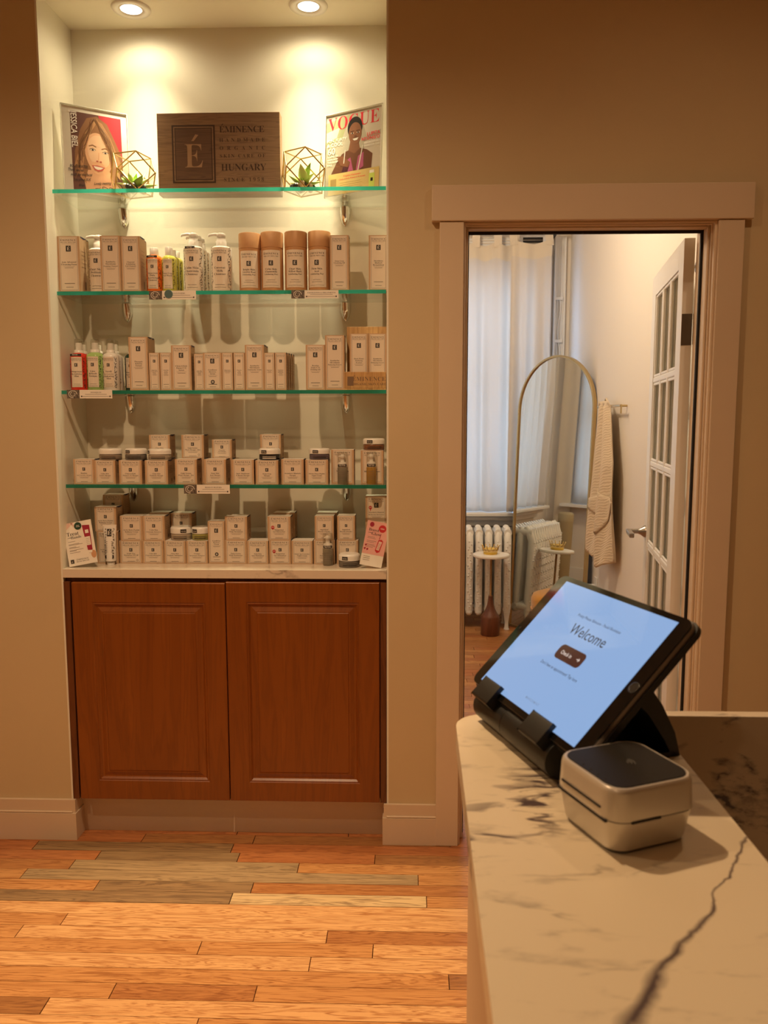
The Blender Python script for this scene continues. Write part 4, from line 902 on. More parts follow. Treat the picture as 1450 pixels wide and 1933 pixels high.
# clip-on shelf tickets
M['rose'] = mat('rose_photo_print', (.16, .13, .11), .4, var=.8, scale=160)
def ticket(px0, px1, py0, py1, k, txt, lab, sticker=False):
    a, c = at(px0, py0, 2.660), at(px1, py1, 2.660); wd, h = c.x-a.x, a.z-c.z
    t = thing('shelf_ticket', lab, 'label', ((a.x+c.x)/2, 2.6605, c.z), 0, 'clip-on shelf tickets')
    MB().box(-wd/2, wd/2, 0, .0012, 0, h).ob('ticket_holder', 'cardwhite', t)
    b = MB(); y = -.0003; b.rect(-wd/2, -wd*.22, 0, h, y, 3)
    cx, cz = -wd*.37, h*.5
    for q in range(4):
        r = h*.42*(1-q*.22); b.line([(cx+r*1.2*math.cos(q+s*.6), cz+r*math.sin(q+s*.6)) for s in range(9)], h*.06, y-.0002, 0 if q % 2 == 0 else 2)
    fit(b, txt, wd*.14, h*.62, h*.16, wd*.62, y, 1, font='s', sp=.05); b.rect(-wd*.10, wd*.38, h*.46, h*.50, y, 2); b.rect(-wd*.18, wd*.45, h*.22, h*.25, y, 1); b.rect(-wd*.19, -wd*.165, h*.16, h*.32, y, 1); b.rect(wd*.44, wd*.465, h*.16, h*.32, y, 1)
    b.ob('ticket_print', ['cardwhite', 'ink', 'inkgrey', 'rose'], t)
    MB().box(-wd*.3, wd*.3, .0012, .0034, h*.55, h).ob('clip', 'clearplastic', t)
    if sticker: MB().lathe([(h*.5, 0), (h*.48, .001)], 20).move(lambda v: Vector((-wd*.08+v.x, -.0012-v.z, h*.62+v.y))).ob('round_sticker', mat('teal_sticker', (.25, .42, .46), .1, .6), t)
ticket(281, 370, 549, 565, 2, 'CLEANSERS', 'shelf ticket with a shiny round sticker under the gel bottles', True)
ticket(550, 639, 548, 563, 2, 'EXFOLIANTS & TREATMENTS', 'shelf ticket below the third and fourth kraft canisters')
ticket(126, 212, 736, 752, 3, 'TONIQUES', 'shelf ticket below the red and green spray bottles')
ticket(347, 434, 915, 932, 4, 'MOISTURIZERS', 'shelf ticket on the edge of the fourth shelf')

# ================================================================== top shelf display
ZT = ST[1]+.0002
sg = thing('wood_sign', 'engraved dark wood sign block in the middle of the top shelf', 'sign', (-.6245, 2.740, ZT))
sw, sh_ = .403, 2.4275-ZT
MB().box(-sw/2, sw/2, 0, .045, 0, sh_).ob('block', 'walnut', sg, bevel=.0012)
SX = lambda px: (px-411.5)*.00173
SZ_ = lambda py: sh_-(py-213)*.00167
b = MB(); y = -.0006
b.rect(SX(323), SX(405), SZ_(345), SZ_(236), y, 0); b.rect(SX(326), SX(402), SZ_(342), SZ_(239), y-.0003, 1); b.rect(SX(328.5), SX(399.5), SZ_(339.5), SZ_(241.5), y-.0006, 0); b.rect(SX(330), SX(398), SZ_(338), SZ_(243), y-.0009, 2)
b.ob('engraved_field', ['engrave', 'walnut', 'engravemid'], sg)
b = MB(); put(b, 'É', SX(364), SZ_(316), 46*.00167, y-.0012, 0, squash=.9); b.ob('emblem_letter', [mat('emblem_wood', (.38, .235, .125), .5, var=.1, scale=40)], sg)
def sline(t, yb, hpx, x0, x1, sp):
    b = MB()
    k = hpx*.00167; base = sum(glyph(c, 's')[2] for c in t)*k/.7; need = SX(x1)-SX(x0)
    put(b, t, (SX(x0)+SX(x1))/2, SZ_(yb), k, -.0006, 0, sp=max(-.05, (need-base)/(k/.7)/max(1, len(t)-1)))
    b.ob('engraved_line', ['engrave'], sg)
sline('ÉMINENCE', 250.5, 12, 413, 499, 0); sline('HANDMADE', 268, 7, 413, 500, .5); sline('ORGANIC', 283, 7, 413, 500, .5); sline('SKIN CARE OF', 297.5, 6.6, 413, 500, .2); sline('HUNGARY', 322, 13, 415, 501, 0); sline('SINCE 1958', 342.5, 7, 420, 497, .3)

def acrylic(xa, ya, xb, yb, h, label, page, mats, lean=.05):
    d = Vector((xb-xa, yb-ya)); wd = d.length; rz = math.atan2(d.y, d.x)
    t = thing('acrylic_holder', label, 'picture holder', ((xa+xb)/2, (ya+yb)/2, ZT)); t.rotation_euler = (-lean, 0, rz); t.rotation_mode = 'XYZ'
    MB().box(-wd/2, wd/2, -.0045, -.0020, 0, h).ob('front_sheet', 'acrylic', t)
    MB().box(-wd/2, wd/2, .0020, .0045, 0, h).ob('back_sheet', 'acrylic', t)
    MB().box(-wd/2, wd/2, .0045, .060, .0005, .0030).move(lambda v: Vector((v.x, v.y, v.z+v.y*math.tan(lean)))).ob('foot', 'acrylic', t)
    e = MB()
    for (x0, x1, z0, z1) in ((-wd/2, -wd/2+.0012, 0, h), (wd/2-.0012, wd/2, 0, h), (-wd/2, wd/2, h-.0016, h)): e.box(x0, x1, -.0046, .0046, z0, z1)
    e.ob('polished_edge', mat('acrylic_edge', (.80, .78, .70), .15), t)
    p = MB().box(-wd/2+.003, wd/2-.003, -.0006, .0006, .003, h-.004).ob('page', 'cardwhite', t)
    b = MB(); page(b, wd, h); b.ob('printed_picture', mats, p)
    return t
PM = [mat('portrait_%d' % i, c, .45) for i, c in enumerate(((.16, .06, .05), (.55, .03, .05), (.33, .15, .065), (.55, .28, .13), (.75, .46, .25), (.85, .48, .29), (.92, .60, .40), (.55, .14, .10), (.92, .86, .80), (.05, .03, .025), (.02, .02, .02), (.60, .12, .10)))]
def portrait(b, wd, h):
    x0, x1, z0, z1 = -wd*.36, wd*.40, h*.035, h*.93
    U = lambda u: x0+(x1-x0)*u
    V = lambda v: z1-(z1-z0)*v
    y = -.0009; E_ = lambda u, v, ru, rv, k, m_, rot=0: b.ell(U(u), V(v), (x1-x0)*ru, (z1-z0)*rv, y-.00006*k, m_, 28, rot)
    P_ = lambda pts, k, m_: b.flat([(U(u), V(v)) for u, v in pts][::-1], y-.00006*k, m_)
    b.rect(x0, x1, z0, z1, y, 0); P_([(.55, 0), (1, 0), (1, .55), (.75, .5)], 1, 1)
    P_([(.04, .78), (.06, .5), (.18, .22), (.32, .06), (.52, .02), (.72, .10), (.86, .30), (.98, .48), (1, .66), (.90, .78), (.5, .86)], 2, 2)     # hair mass
    P_([(.30, .72), (.72, .70), (.92, .92), (.95, 1), (.25, 1), (.22, .88)], 3, 5)                                              # neck and shoulders
    E_(.53, .50, .27, .27, 4, 5, .12); E_(.54, .47, .23, .21, 5, 6, .12); E_(.50, .68, .15, .09, 6, 5)
    for (pts, m_) in (([(.46, .07), (.30, .20), (.22, .38), (.10, .56), (.03, .70), (.16, .62), (.28, .44), (.36, .26), (.50, .12)], 3), ([(.48, .06), (.62, .10), (.78, .28), (.88, .46), (.98, .60), (.92, .72), (.80, .54), (.72, .36), (.58, .18)], 3),
                     ([(.44, .10), (.34, .22), (.27, .36), (.20, .50), (.24, .50), (.33, .34), (.42, .18)], 4), ([(.55, .10), (.70, .26), (.78, .42), (.88, .56), (.84, .42), (.74, .24)], 4), ([(.08, .62), (.14, .82), (.26, .90), (.20, .72), (.24, .56)], 3), ([(.82, .58), (.86, .74), (.94, .80), (.92, .64)], 4)): P_(pts, 8, m_)
    rd = random.Random(5)
    for q in range(95):                         # strands flowing from the parting
        sd = -1 if q % 2 else 1; o_ = rd.uniform(0, 1); pts = []
        for i in range(9):
            k = i/8; pts.append((U(.47+sd*(.02+(.10+.33*o_)*k**.65+.035*math.sin(k*7+o_*5))), V(.045+.02*o_+(.30+.50*rd.random()*.3+.35*o_)*k)))
        if o_ > .30: b.line(pts, .0016, y-.00058, rd.choice([2, 2, 3, 3, 4, 0]))
    E_(.43, .56, .07, .05, 7, 6); E_(.64, .58, .07, .05, 7, 6); E_(.53, .36, .13, .05, 7, 6)
    for (u, v, s) in ((.41, .455, 1), (.66, .475, 1)):
        E_(u, v, .048, .010, 9, 8, -.05); E_(u, v, .019, .012, 10, 9); b.line([(U(u-.06), V(v-.004)), (U(u), V(v-.020)), (U(u+.06), V(v-.002))], .0012, y-.0008, 9); b.line([(U(u-.07), V(v-.045)), (U(u+.0), V(v-.062)), (U(u+.07), V(v-.045))], .0022, y-.0008, 2)
    b.line([(U(.53), V(.48)), (U(.515), V(.58))], .0022, y-.0007, 5); E_(.49, .595, .022, .010, 11, 7); E_(.56, .598, .022, .010, 11, 7)
    P_([(.38, .655), (.50, .648), (.64, .665), (.58, .71), (.50, .728), (.43, .708)], 12, 11); P_([(.41, .662), (.50, .664), (.61, .672), (.55, .697), (.49, .704), (.44, .692)], 13, 8)
    # name down the left side, handwriting across the bottom
    n0 = len(b.v); put(b, 'JESSICA BIEL', 0, 0, (x1-x0)*.115, y-.0012, 8, font='b', align='l', squash=.62)
    mx = max(v[0] for v in b.v[n0:])
    b.move(lambda v: Vector((U(.01)+v.z, v.y, V(.0)-v.x*(z1-z0)*.46/mx)), n0)
    for i, (s, u, v, r) in enumerate((('BOLD WATER', -.06, .715, .05), ('Thank you so', -.10, .765, .06), ('much for the facial', -.05, .825, .10), ('You are a SILK', 0, .885, .12), ('Lovely meeting', .40, .905, .16), ('from', .10, .950, .1), ('you!', .42, .965, .1))):
        n0 = len(b.v); put(b, s, 0, 0, .0086, y-.00105, 10, font='b', align='l', squash=.72, slant=.25); b.move(lambda v_, u=u, v=v, r=r: Vector((U(u)+v_.x, v_.y, V(v)+v_.z+v_.x*r)), n0)
    b.line([(U(.60+.10*math.cos(q*.55)+.012*q), V(.945+.03*math.sin(q*.55*1.3))) for q in range(22)], .0016, y-.00105, 10)
a, c = at(114, 190, 2.690), at(241, 214, 2.800)
acrylic(a.x, 2.690, c.x, 2.800, a.z-ZT, 'clear stand holding a signed portrait photo at the left of the top shelf', portrait, PM, .06)
VM = [mat('cover_%d' % i, c, .4) for i, c in enumerate(((.60, .57, .46), (.46, .50, .28), (.80, .75, .66), (.85, .03, .06), (.20, .08, .045), (.30, .13, .07), (.012, .010, .010), (.90, .88, .82), (.55, .13, .30), (.68, .52, .20), (.60, .75, .15), (.40, .28, .10), (.10, .03, .05)))]
def cover(b, wd, h):
    x0, x1, z0, z1 = -wd*.485, wd*.485, h*.02, h*.975
    U = lambda u: x0+(x1-x0)*u
    V = lambda v: z1-(z1-z0)*v
    y = -.0009; E_ = lambda u, v, ru, rv, k, m_, rot=0: b.ell(U(u), V(v), (x1-x0)*ru, (z1-z0)*rv, y-.00006*k, m_, 26, rot)
    P_ = lambda pts, k, m_: b.flat([(U(u), V(v)) for u, v in pts][::-1], y-.00006*k, m_)
    b.rect(x0, x1, z0, z1, y, 0); P_([(0, .08), (.45, .02), (.30, .30), (0, .36)], 1, 1); P_([(.62, .05), (1, .0), (1, .28), (.75, .34)], 1, 2); P_([(.70, .40), (1, .34), (1, .75), (.75, .75)], 1, 2); P_([(0, .20), (.25, .16), (.20, .28), (0, .32)], 2, 2)
    fit(b, 'VOGUE', U(.5), V(.185), (z1-z0)*.165, (x1-x0)*.97, y-.0003, 3, squash=.92)
    P_([(.20, .60), (.30, .50), (.46, .455), (.60, .455), (.76, .50), (.86, .56), (.84, .76), (.18, .78), (.10, .74)], 6, 4)
    P_([(.45, .36), (.60, .36), (.63, .47), (.53, .52), (.42, .47)], 7, 5)
    E_(.53, .20, .135, .135, 8, 6); E_(.535, .27, .118, .135, 9, 5, .05); E_(.53, .245, .095, .09, 10, 5); E_(.55, .36, .07, .045, 10, 5)
    for u in (.485, .590): E_(u, .265, .026, .008, 11, 7); E_(u, .265, .014, .0105, 12, 6); b.line([(U(u-.035), V(.242)), (U(u+.03), V(.238))], .0014, y-.0008, 6)
    E_(.54, .305, .028, .012, 11, 4); P_([(.49, .335), (.60, .330), (.575, .358), (.52, .360)], 12, 7)
    P_([(.36, .60), (.46, .56), (.52, .74), (.30, .77)], 11, 8); P_([(.60, .56), (.70, .52), (.70, .70), (.56, .75)], 11, 8); P_([(.33, .66), (.45, .64), (.40, .76), (.28, .77)], 12, 12)
    b.line([(U(.36), V(.46)), (U(.34), V(.62))], .0035, y-.0009, 7); b.line([(U(.68), V(.44)), (U(.60), V(.75))], .0035, y-.0009, 7)
    P_([(.20, .52), (.32, .53), (.46, .62), (.42, .68), (.28, .64)], 14, 5)
    def T(s, u, v, sz, mw, m_, al='l', f='r'): fit(b, s, U(u), V(v), (z1-z0)*sz, (x1-x0)*mw, y-.0012, m_, f, al)
    T('FUN, FLIRTY', .02, .33, .045, .36, 7); T('& COOL', .02, .385, .045, .3, 7); T('60', .03, .485, .085, .2, 7); T('LOOKS TO', .03, .52, .026, .2, 7, f='b'); T('WEAR NOW', .03, .555, .026, .2, 7, f='b'); T('THROUGH', .03, .59, .026, .2, 7, f='b'); T('FALL', .03, .625, .026, .2, 7, f='b')
    T('LUPITA', .985, .335, .042, .25, 3, 'r', 'b'); T("NYONG'O", .985, .385, .042, .33, 3, 'r', 'b'); T('HER INCREDIBLE', .985, .425, .028, .28, 7, 'r', 'b'); T('BREAKOUT YEAR', .985, .46, .028, .28, 7, 'r', 'b')
    b.rect(U(.06), U(.99), V(1), V(.735), y-.0014, 9); b.rect(U(.10), U(.21), V(.92), V(.80), y-.0016, 11); b.rect(U(.81), U(.91), V(.97), V(.80), y-.0016, 10); b.rect(U(.82), U(.90), V(.80), V(.765), y-.0016, 7); b.rect(U(.84), U(.88), V(.90), V(.86), y-.0018, 6)
    fit(b, "Ci-joint Eminence", U(.50), V(.79), .006, (x1-x0)*.45, y-.0016, 3); fit(b, 'Citrus & Kale Potent C+E Serum', U(.5), V(.825), .005, (x1-x0)*.5, y-.0016, 3)
    for i in range(5): b.rect(U(.28), U(.66+.03*(i % 2)), V(.865+.025*i), V(.862+.025*i), y-.0016, 11)
a, c = at(611, 212, 2.805), at(718, 191, 2.700)
acrylic(a.x, 2.805, c.x, 2.700, c.z-ZT, 'clear stand holding a fashion magazine at the right of the top shelf', cover, VM, .06)

def terrarium(x, y, a, rz, label, seed):
    rd = random.Random(seed)
    t = thing('terrarium', label, 'terrarium', (x, y, ZT+.0012), rz, 'faceted glass terrariums')
    V = [Vector(p)*a+Vector((0, 0, a)) for p in ((1, 1, 0), (1, -1, 0), (-1, 1, 0), (-1, -1, 0), (1, 0, 1), (1, 0, -1), (-1, 0, 1), (-1, 0, -1), (0, 1, 1), (0, 1, -1), (0, -1, 1), (0, -1, -1))]
    ed = [(i, j) for i in range(12) for j in range(i) if abs((V[i]-V[j]).length-a*math.sqrt(2)) < 1e-4]
    f = MB()
    for i, j in ed: f.tube([V[i], V[j]], .0022, 6)
    for v in V: f.sphere(v, .0028, 5)
    f.ob('frame', 'brass', t)
    C0 = Vector((0, 0, a))
    for ax in range(3):
        for s in (-1, 1):
            q = [v for v in V if abs((v-C0)[ax]-s*a) < 1e-5]; n = Vector([s if k == ax else 0 for k in range(3)]); c = sum(q, Vector())/4; u = (q[0]-c).normalized(); w2 = n.cross(u)
            q.sort(key=lambda v: math.atan2((v-c).dot(w2), (v-c).dot(u)))
            if not (ax == 2 and s == 1): MB().add(q+[v-n*.001 for v in q], [(0, 1, 2, 3), (7, 6, 5, 4)]).ob('pane', 'terrpane', t)
    for sx in (-1, 1):
        for sy in (-1, 1):
            for sz in (-1, 1):
                n = Vector((sx, sy, sz)).normalized(); q = [v for v in V if abs((v-C0).dot(n)-a*2/math.sqrt(3)) < 1e-4]; 
                if len(q) == 3: MB().add(q+[v-n*.001 for v in q], [(0, 1, 2), (5, 4, 3)]).ob('pane', 'terrpane', t)
    s = MB()
    for k in range(46):
        an, r = rd.uniform(0, 6.3), a*.62*math.sqrt(rd.random()); s.sphere((r*math.cos(an), r*math.sin(an), .006+rd.uniform(.004, .016)), rd.uniform(.005, .010), 5, 0 if k % 3 else 1)
    s.ob('pebbles', [mat('dark_pebble', (.035, .028, .022), .35), mat('pale_pebble', (.40, .32, .2), .4)], t, kind='stuff')
    for k in range(13):
        an = k*2.4+rd.uniform(-.3, .3); el = .35+1.1*(k/13); L_ = a*rd.uniform(.75, 1.30); wd = L_*.22
        base = Vector((rd.uniform(-.008, .008), rd.uniform(-.008, .008), .018))
        d = Vector((math.cos(an)*math.cos(el), math.sin(an)*math.cos(el), math.sin(el))); sd = d.cross(Vector((0, 0, 1))).normalized(); nn = sd.cross(d)
        def lf(u, v, base=base, d=d, sd=sd, nn=nn, L_=L_, wd=wd):
            w_ = wd*math.sin(PI*min(1, .10+.90*v)**.8); ang = 2*PI*u
            return base+d*(L_*v)+sd*(w_*math.cos(ang))+nn*(w_*.35*math.sin(ang)-L_*.12*v*v)
        MB().grid(lf, 10, 8).ob('leaf', 'leaf%d' % (k % 2), t)
M['leaf0'] = mat('succulent_green', (.34, .56, .10), .4); M['leaf1'] = mat('succulent_pale', (.62, .74, .26), .4)
terrarium(-.908, 2.735, .060, .5, 'faceted glass terrarium in front of the signed portrait photo', 3)
terrarium(-.347, 2.728, .061, .25, 'faceted glass terrarium beside the fashion magazine', 9)

# ================================================================== reception desk, tablet, card reader
LZ = 1.067
dk = thing('reception_desk', 'reception desk with a raised marble ledge and lower worktop', 'desk', (0, 0, 0))
p = [(.043, -.45), (.305, -.45), (.302, .9905)]
for k in range(9):
    q = PI/2+PI/2*k/8; p.append((.100+.042*math.cos(q), .9485+.042*math.sin(q)))
MB().prism(p, LZ-.028, LZ).ob('ledge_top', 'marble', dk, bevel=.002)
MB().box(.075, .285, -.40, .955, .08, LZ-.028).ob('front_panel', 'desk', dk, bevel=.003)
MB().box(.09, .285, -.40, .94, 0, .08).ob('plinth', 'dark', dk)
MB().box(.090, 1.30, .991, 1.009, 0, LZ).ob('end_panel', 'marblepanel', dk, bevel=.001)
MB().box(.285, 1.30, -.40, .991, .72, .75).ob('worktop', 'marblepanel', dk, bevel=.002)
MB().box(1.27, 1.30, -.40, .991, 0, .72).ob('side_panel', 'desk', dk)

X_ = Vector((.331, -.944, 0)).normalized(); Z_ = Vector((.669, .2305, .707)); Z_ = (Z_-X_*Z_.dot(X_)).normalized(); Y_ = Z_.cross(X_)
def frame(o, c, x, y, z):
    m_ = Matrix.Identity(4)
    for i, a in enumerate((x, y, z)):
        for j in range(3): m_[j][i] = a[j]
    m_.translation = c; o.matrix_world = m_
TC = Vector((.1818, .892, 1.1748)); TS = 1.057
tb = thing('tablet', 'tablet computer with a lit blue check-in screen leaning on the desk ledge', 'tablet'); frame(tb, TC, X_*TS, Y_*TS, Z_*TS)
w_, h_ = .2440, .1698
MB().slab(rrect(w_, h_, .011, 6), .0012, .0075).ob('metal_back', mat('tablet_back', (.30, .27, .25), .35, .8), tb)
MB().slab(rrect(w_-.0006, h_-.0006, .0108, 6), -.0002, .0012).ob('front_glass', 'blackglass', tb)
sw, sh2 = .2078, .1559
def screen_mat():
    mt, nt, bs = nmat('lit_screen'); bs.inputs['Base Color'].default_value = (.02, .02, .02, 1); bs.inputs['Roughness'].default_value = .04; bs.inputs['Emission Color'].default_value = (.36, .58, .98, 1); bs.inputs['Emission Strength'].default_value = .70
    return mt
sc = MB().rect(-sw/2, sw/2, -sh2/2, sh2/2, -.0004, 0).ob('screen', [screen_mat()], tb)
SM = [mat('screen_ink', (.02, .02, .03), .1), mat('screen_button', (.045, .02, .018), .1, emit=(.10, .045, .04), es=.3), mat('screen_grey', (.05, .06, .09), .1), mat('screen_white', (.5, .5, .5), .1, emit=(.85, .85, .9), es=.6), mat('screen_blue', (.1, .15, .25), .1, emit=(.25, .38, .62), es=.5)]
b = MB(); put(b, 'Pretty Please Skincare - Facial Boutique', .004, .043, .0036, -.0006, 2, 'r'); b.ob('title_line', SM, sc)
b = MB(); put(b, 'Welcome', .004, .021, .0135, -.0006, 0, 'r', squash=.88); b.ob('welcome_text', SM, sc)
b = MB(); b.flat([(x, z) for x, z in rrect(.050, .0185, .006, 5, .003, -.002)], -.0006, 1); put(b, 'Check in', -.004, -.0045, .0048, -.0008, 3, 'r', squash=.85); b.line([(.0165, -.0020), (.0215, -.0020)], .0007, -.0008, 3); b.line([(.0197, -.0002), (.0215, -.0020), (.0197, -.0038)], .0007, -.0008, 3); b.ob('check_in_button', SM, sc)
b = MB(); put(b, "Don't have an appointment? Tap here", .004, -.024, .0040, -.0006, 2, 'r', squash=.85); b.ob('prompt_line', SM, sc)
b = MB(); put(b, 'MANGOMINT', .004, -.066, .0028, -.0006, 4, 'b', sp=.1); b.ob('footer_line', SM, sc)
MB().lathe([(.0062, 0), (.0062, .0003), (.0052, .0004), (.0050, .0001)], 24).move(lambda v: Vector((.1145+v.x, -.0003-v.z, v.y))).ob('home_button', mat('button_ring', (.03, .03, .03), .15), tb)
MB().lathe([(.0018, 0), (.0018, .0003)], 12).move(lambda v: Vector((-.1145+v.x, -.0003-v.z, v.y))).ob('front_lens', 'dark', tb)
cs = MB().slab(rrect(w_+.004, h_+.004, .0125, 6), .0065, .0125).ob('case', 'blackplastic', tb, bevel=.0015)
# stand
sd = thing('tablet_stand', 'black tablet stand with round hinge bar and rear fin', 'stand'); HB = Vector((X_.y*-1, X_.x, 0))
B0 = TC-Z_*.0900; frame(sd, Vector((B0.x, B0.y, LZ+.0004)), X_, HB, Vector((0, 0, 1)))
def along(mb, x0, x1, prof, mi=0):                                # profile in (depth, z) extruded along x
    n = len(prof); v = [(x0, d, z) for d, z in prof]+[(x1, d, z) for d, z in prof]
    mb.add(v, [(i, (i+1) % n, n+(i+1) % n, n+i) for i in range(n)], mi, True); mb.add(v[:n], [tuple(reversed(range(n)))], mi); mb.add(v[n:], [tuple(range(n))], mi); return mb
cyl = lambda r, cy, cz, n=20: [(cy+r*math.cos(2*PI*k/n), cz+r*math.sin(2*PI*k/n)) for k in range(n)]
along(MB(), -.105, -.032, cyl(.0195, .012, .0195)).ob('hinge_bar', 'blackplastic', sd, bevel=.003)
along(MB(), -.029, .077, cyl(.0205, .012, .0205)).ob('hinge_bar', 'blackplastic', sd, bevel=.003)
along(MB(), -.032, -.029, cyl(.016, .012, .0200)).ob('hinge_gap', 'dark', sd)
bz = B0.z-LZ                                                      # height of the tablet's lower edge
for x in (-.074, .048):                                            # clips hooking over the lower edge
    c0, s0 = math.cos(PI/4), math.sin(PI/4); up = lambda q, o_: (q*c0+o_*s0*1.0, bz+q*s0-o_*c0)
    k = along(MB(), x-.021, x+.021, [up(-.014, -.0072), up(.014, -.0072), up(.014, -.0012), up(.0005, -.0015), up(.0005, .0150), up(-.014, .0150)])
    k.ob('clip', 'blackplastic', sd, bevel=.0035, seg=3)
pr = [(.030, .028), (.055, .062), (.088, .094), (.100, .098), (.122, .088), (.143, .060), (.160, .028), (.168, .000), (.158, .000), (.147, .020), (.125, .052), (.104, .072), (.085, .064), (.05, .030), (.034, .010)]
along(MB(), -.055, .062, pr).ob('rear_fin', 'blackplastic', sd, bevel=.002)
along(MB(), -.055, .062, [(.030, 0), (.165, 0), (.165, .006), (.030, .006)]).ob('foot_plate', 'blackplastic', sd)
# card reader
rd_ = thing('card_reader', 'silver card reader with black glass top on the marble ledge', 'card reader', (.1965, .7085, LZ+.0003), math.radians(23))
def rsec(sz, r, z): return [(x, y_, z) for x, y_ in rrect(sz, sz, r, 6)]
def loft(secs, mi=0, top=False, bot=False):
    b = MB(); n = len(secs[0]); v = [q for s in secs for q in s]
    b.add(v, [(i*n+k, i*n+(k+1) % n, (i+1)*n+(k+1) % n, (i+1)*n+k) for i in range(len(secs)-1) for k in range(n)], mi, True)
    if top: b.add(secs[-1], [tuple(range(n))], mi)
    if bot: b.add(secs[0], [tuple(reversed(range(n)))], mi)
    return b
loft([rsec(.076, .013, 0), rsec(.080, .015, .0025)], bot=True, top=True).ob('rubber_foot', 'blackplastic', rd_)
loft([rsec(.0815, .016, .0028), rsec(.0835, .017, .004), rsec(.0925, .019, .0305)], bot=True, top=True).ob('lower_shell', 'silver', rd_)
loft([rsec(.0900, .018, .0305), rsec(.0900, .018, .0318)]).ob('seam', 'dark', rd_)
loft([rsec(.0935, .019, .0318), rsec(.0915, .019, .0555), rsec(.0900, .0185, .0585), rsec(.0870, .0175, .0600)], bot=True, top=True).ob('upper_shell', 'silver', rd_)
loft([rsec(.0830, .0160, .0598), rsec(.0828, .0160, .0606), rsec(.0820, .0158, .0608)], top=True).ob('glass_top', mat('reader_glass', (.012, .010, .008), .5, spec=.2), rd_)
MB().box(-.0474, -.0455, -.028, .030, .0395, .0412).ob('card_slot', 'dark', rd_); MB().box(-.0474, -.0450, -.036, .036, .0300, .0322).box(-.028, .002, -.0474, -.0450, .0300, .0322).ob('chip_slot', 'dark', rd_)
b = MB()
for k in range(4): b.lathe([(.0012, 0), (.0012, .0003)], 10, (-.037, -.022+.011*k, .0608))
b.ob('status_lights', 'dark', rd_)
b = MB()
for k in range(3): b.tube([(.006*(k+1)*.5*math.cos(q/6-.8), .006*(k+1)*.5*math.sin(q/6-.8), .0609) for q in range(10)], .0004, 5)
b.ob('contactless_mark', mat('mark_grey', (.10, .09, .08), .5), rd_)

# ================================================================== things in the room behind the doorway
# arched mirror leaning in the corner
ma, mw, mh, mt_ = .9939, .7032, 1.8429, .0369
dX = Vector((math.cos(ma), -math.sin(ma), 0)); dN = Vector((math.sin(ma), math.cos(ma), 0)); dU = (Vector((0, 0, math.cos(mt_)))+dN*math.sin(mt_)).normalized(); dY = dU.cross(dX)
mr = thing('arched_mirror', 'tall arched mirror with thin gold frame leaning in the corner', 'mirror'); frame(mr, Vector((.7066, 5.5725, .002))+dX*(mw/2), dX, dY, dU)
def arch(wd, h, z0, n=28):
    r = wd/2; return [(-r, z0), (r, z0)]+[(r*math.cos(PI*k/n), h-r+r*math.sin(PI*k/n)) for k in range(n+1)]
fw_ = .014; o_ = arch(mw, mh, 0); i_ = arch(mw-2*fw_, mh-fw_, fw_); n = len(o_)
b = MB(); v = [(x, -.014, z) for x, z in o_]+[(x, -.014, z) for x, z in i_]+[(x, .014, z) for x, z in o_]+[(x, .014, z) for x, z in i_]
b.add(v, [(k, (k+1) % n, n+(k+1) % n, n+k) for k in range(n)]+[(2*n+(k+1) % n, 2*n+k, 3*n+k, 3*n+(k+1) % n) for k in range(n)]+[(k, 2*n+k, 2*n+(k+1) % n, (k+1) % n) for k in range(n)]+[(n+(k+1) % n, 3*n+(k+1) % n, 3*n+k, n+k) for k in range(n)])
b.ob('frame', 'goldframe', mr, bevel=.002)
MB().slab(i_, -.004, .000).ob('mirror_glass', 'mirror', mr); MB().slab(arch(mw-.01, mh-.005, .005), .002, .012).ob('backing', 'blackplastic', mr)

# cast iron radiator under the far window
rdt = thing('radiator', 'white cast iron column radiator below the far window', 'radiator', (0, 0, 0))
def rsect():
    b = MB(); zt, zb_ = .70, .10; nd = 3
    prof = lambda z: .5+.5*max(0, 1-((z-.68)/.06)**2) if z > .62 else .5
    for c in range(nd):                                           # three columns front to back
        y = -.085+.085*c
        b.tube([(0, y, zb_+.02), (0, y, zb_+.10), (0, y, .35), (0, y, .60), (0, y+(.022 if c == 0 else (-.022 if c == 2 else 0)), .66), (0, y+(.05 if c == 0 else (-.05 if c == 2 else 0)), .695)], [.022, .026, .0245, .026, .027, .020], 12)
        b.sphere((0, y, zb_+.02), .024, 8)
    for z in (.665, .14): b.tube([(0, -.085, z), (0, 0, z), (0, .085, z)], .027, 12)
    for k in range(26):                                           # raised scroll ornament on the front column
        z = .16+k*.018; b.sphere((.012*math.sin(k*1.9), -.085-.0225, z), .0065, 5)
    return b.mesh('section', ['white'])
me = rsect(); rx0 = -.36; ns = 13
for k in range(ns): link('section', me, rdt, (.672-.0645*k, 5.545, 0))
for x in (.672, .672-.0645*(ns-1)):
    for y in (-.085, .085): MB().lathe([(.020, 0), (.014, .015), (.013, .05), (.024, .13)], 12, (x, 5.545+y, 0)).ob('leg', 'white', rdt)
MB().tube([(.71, 5.545, .14), (.672-.0645*(ns-1)-.03, 5.545, .14)], .02, 10).ob('lower_pipe', 'white', rdt)

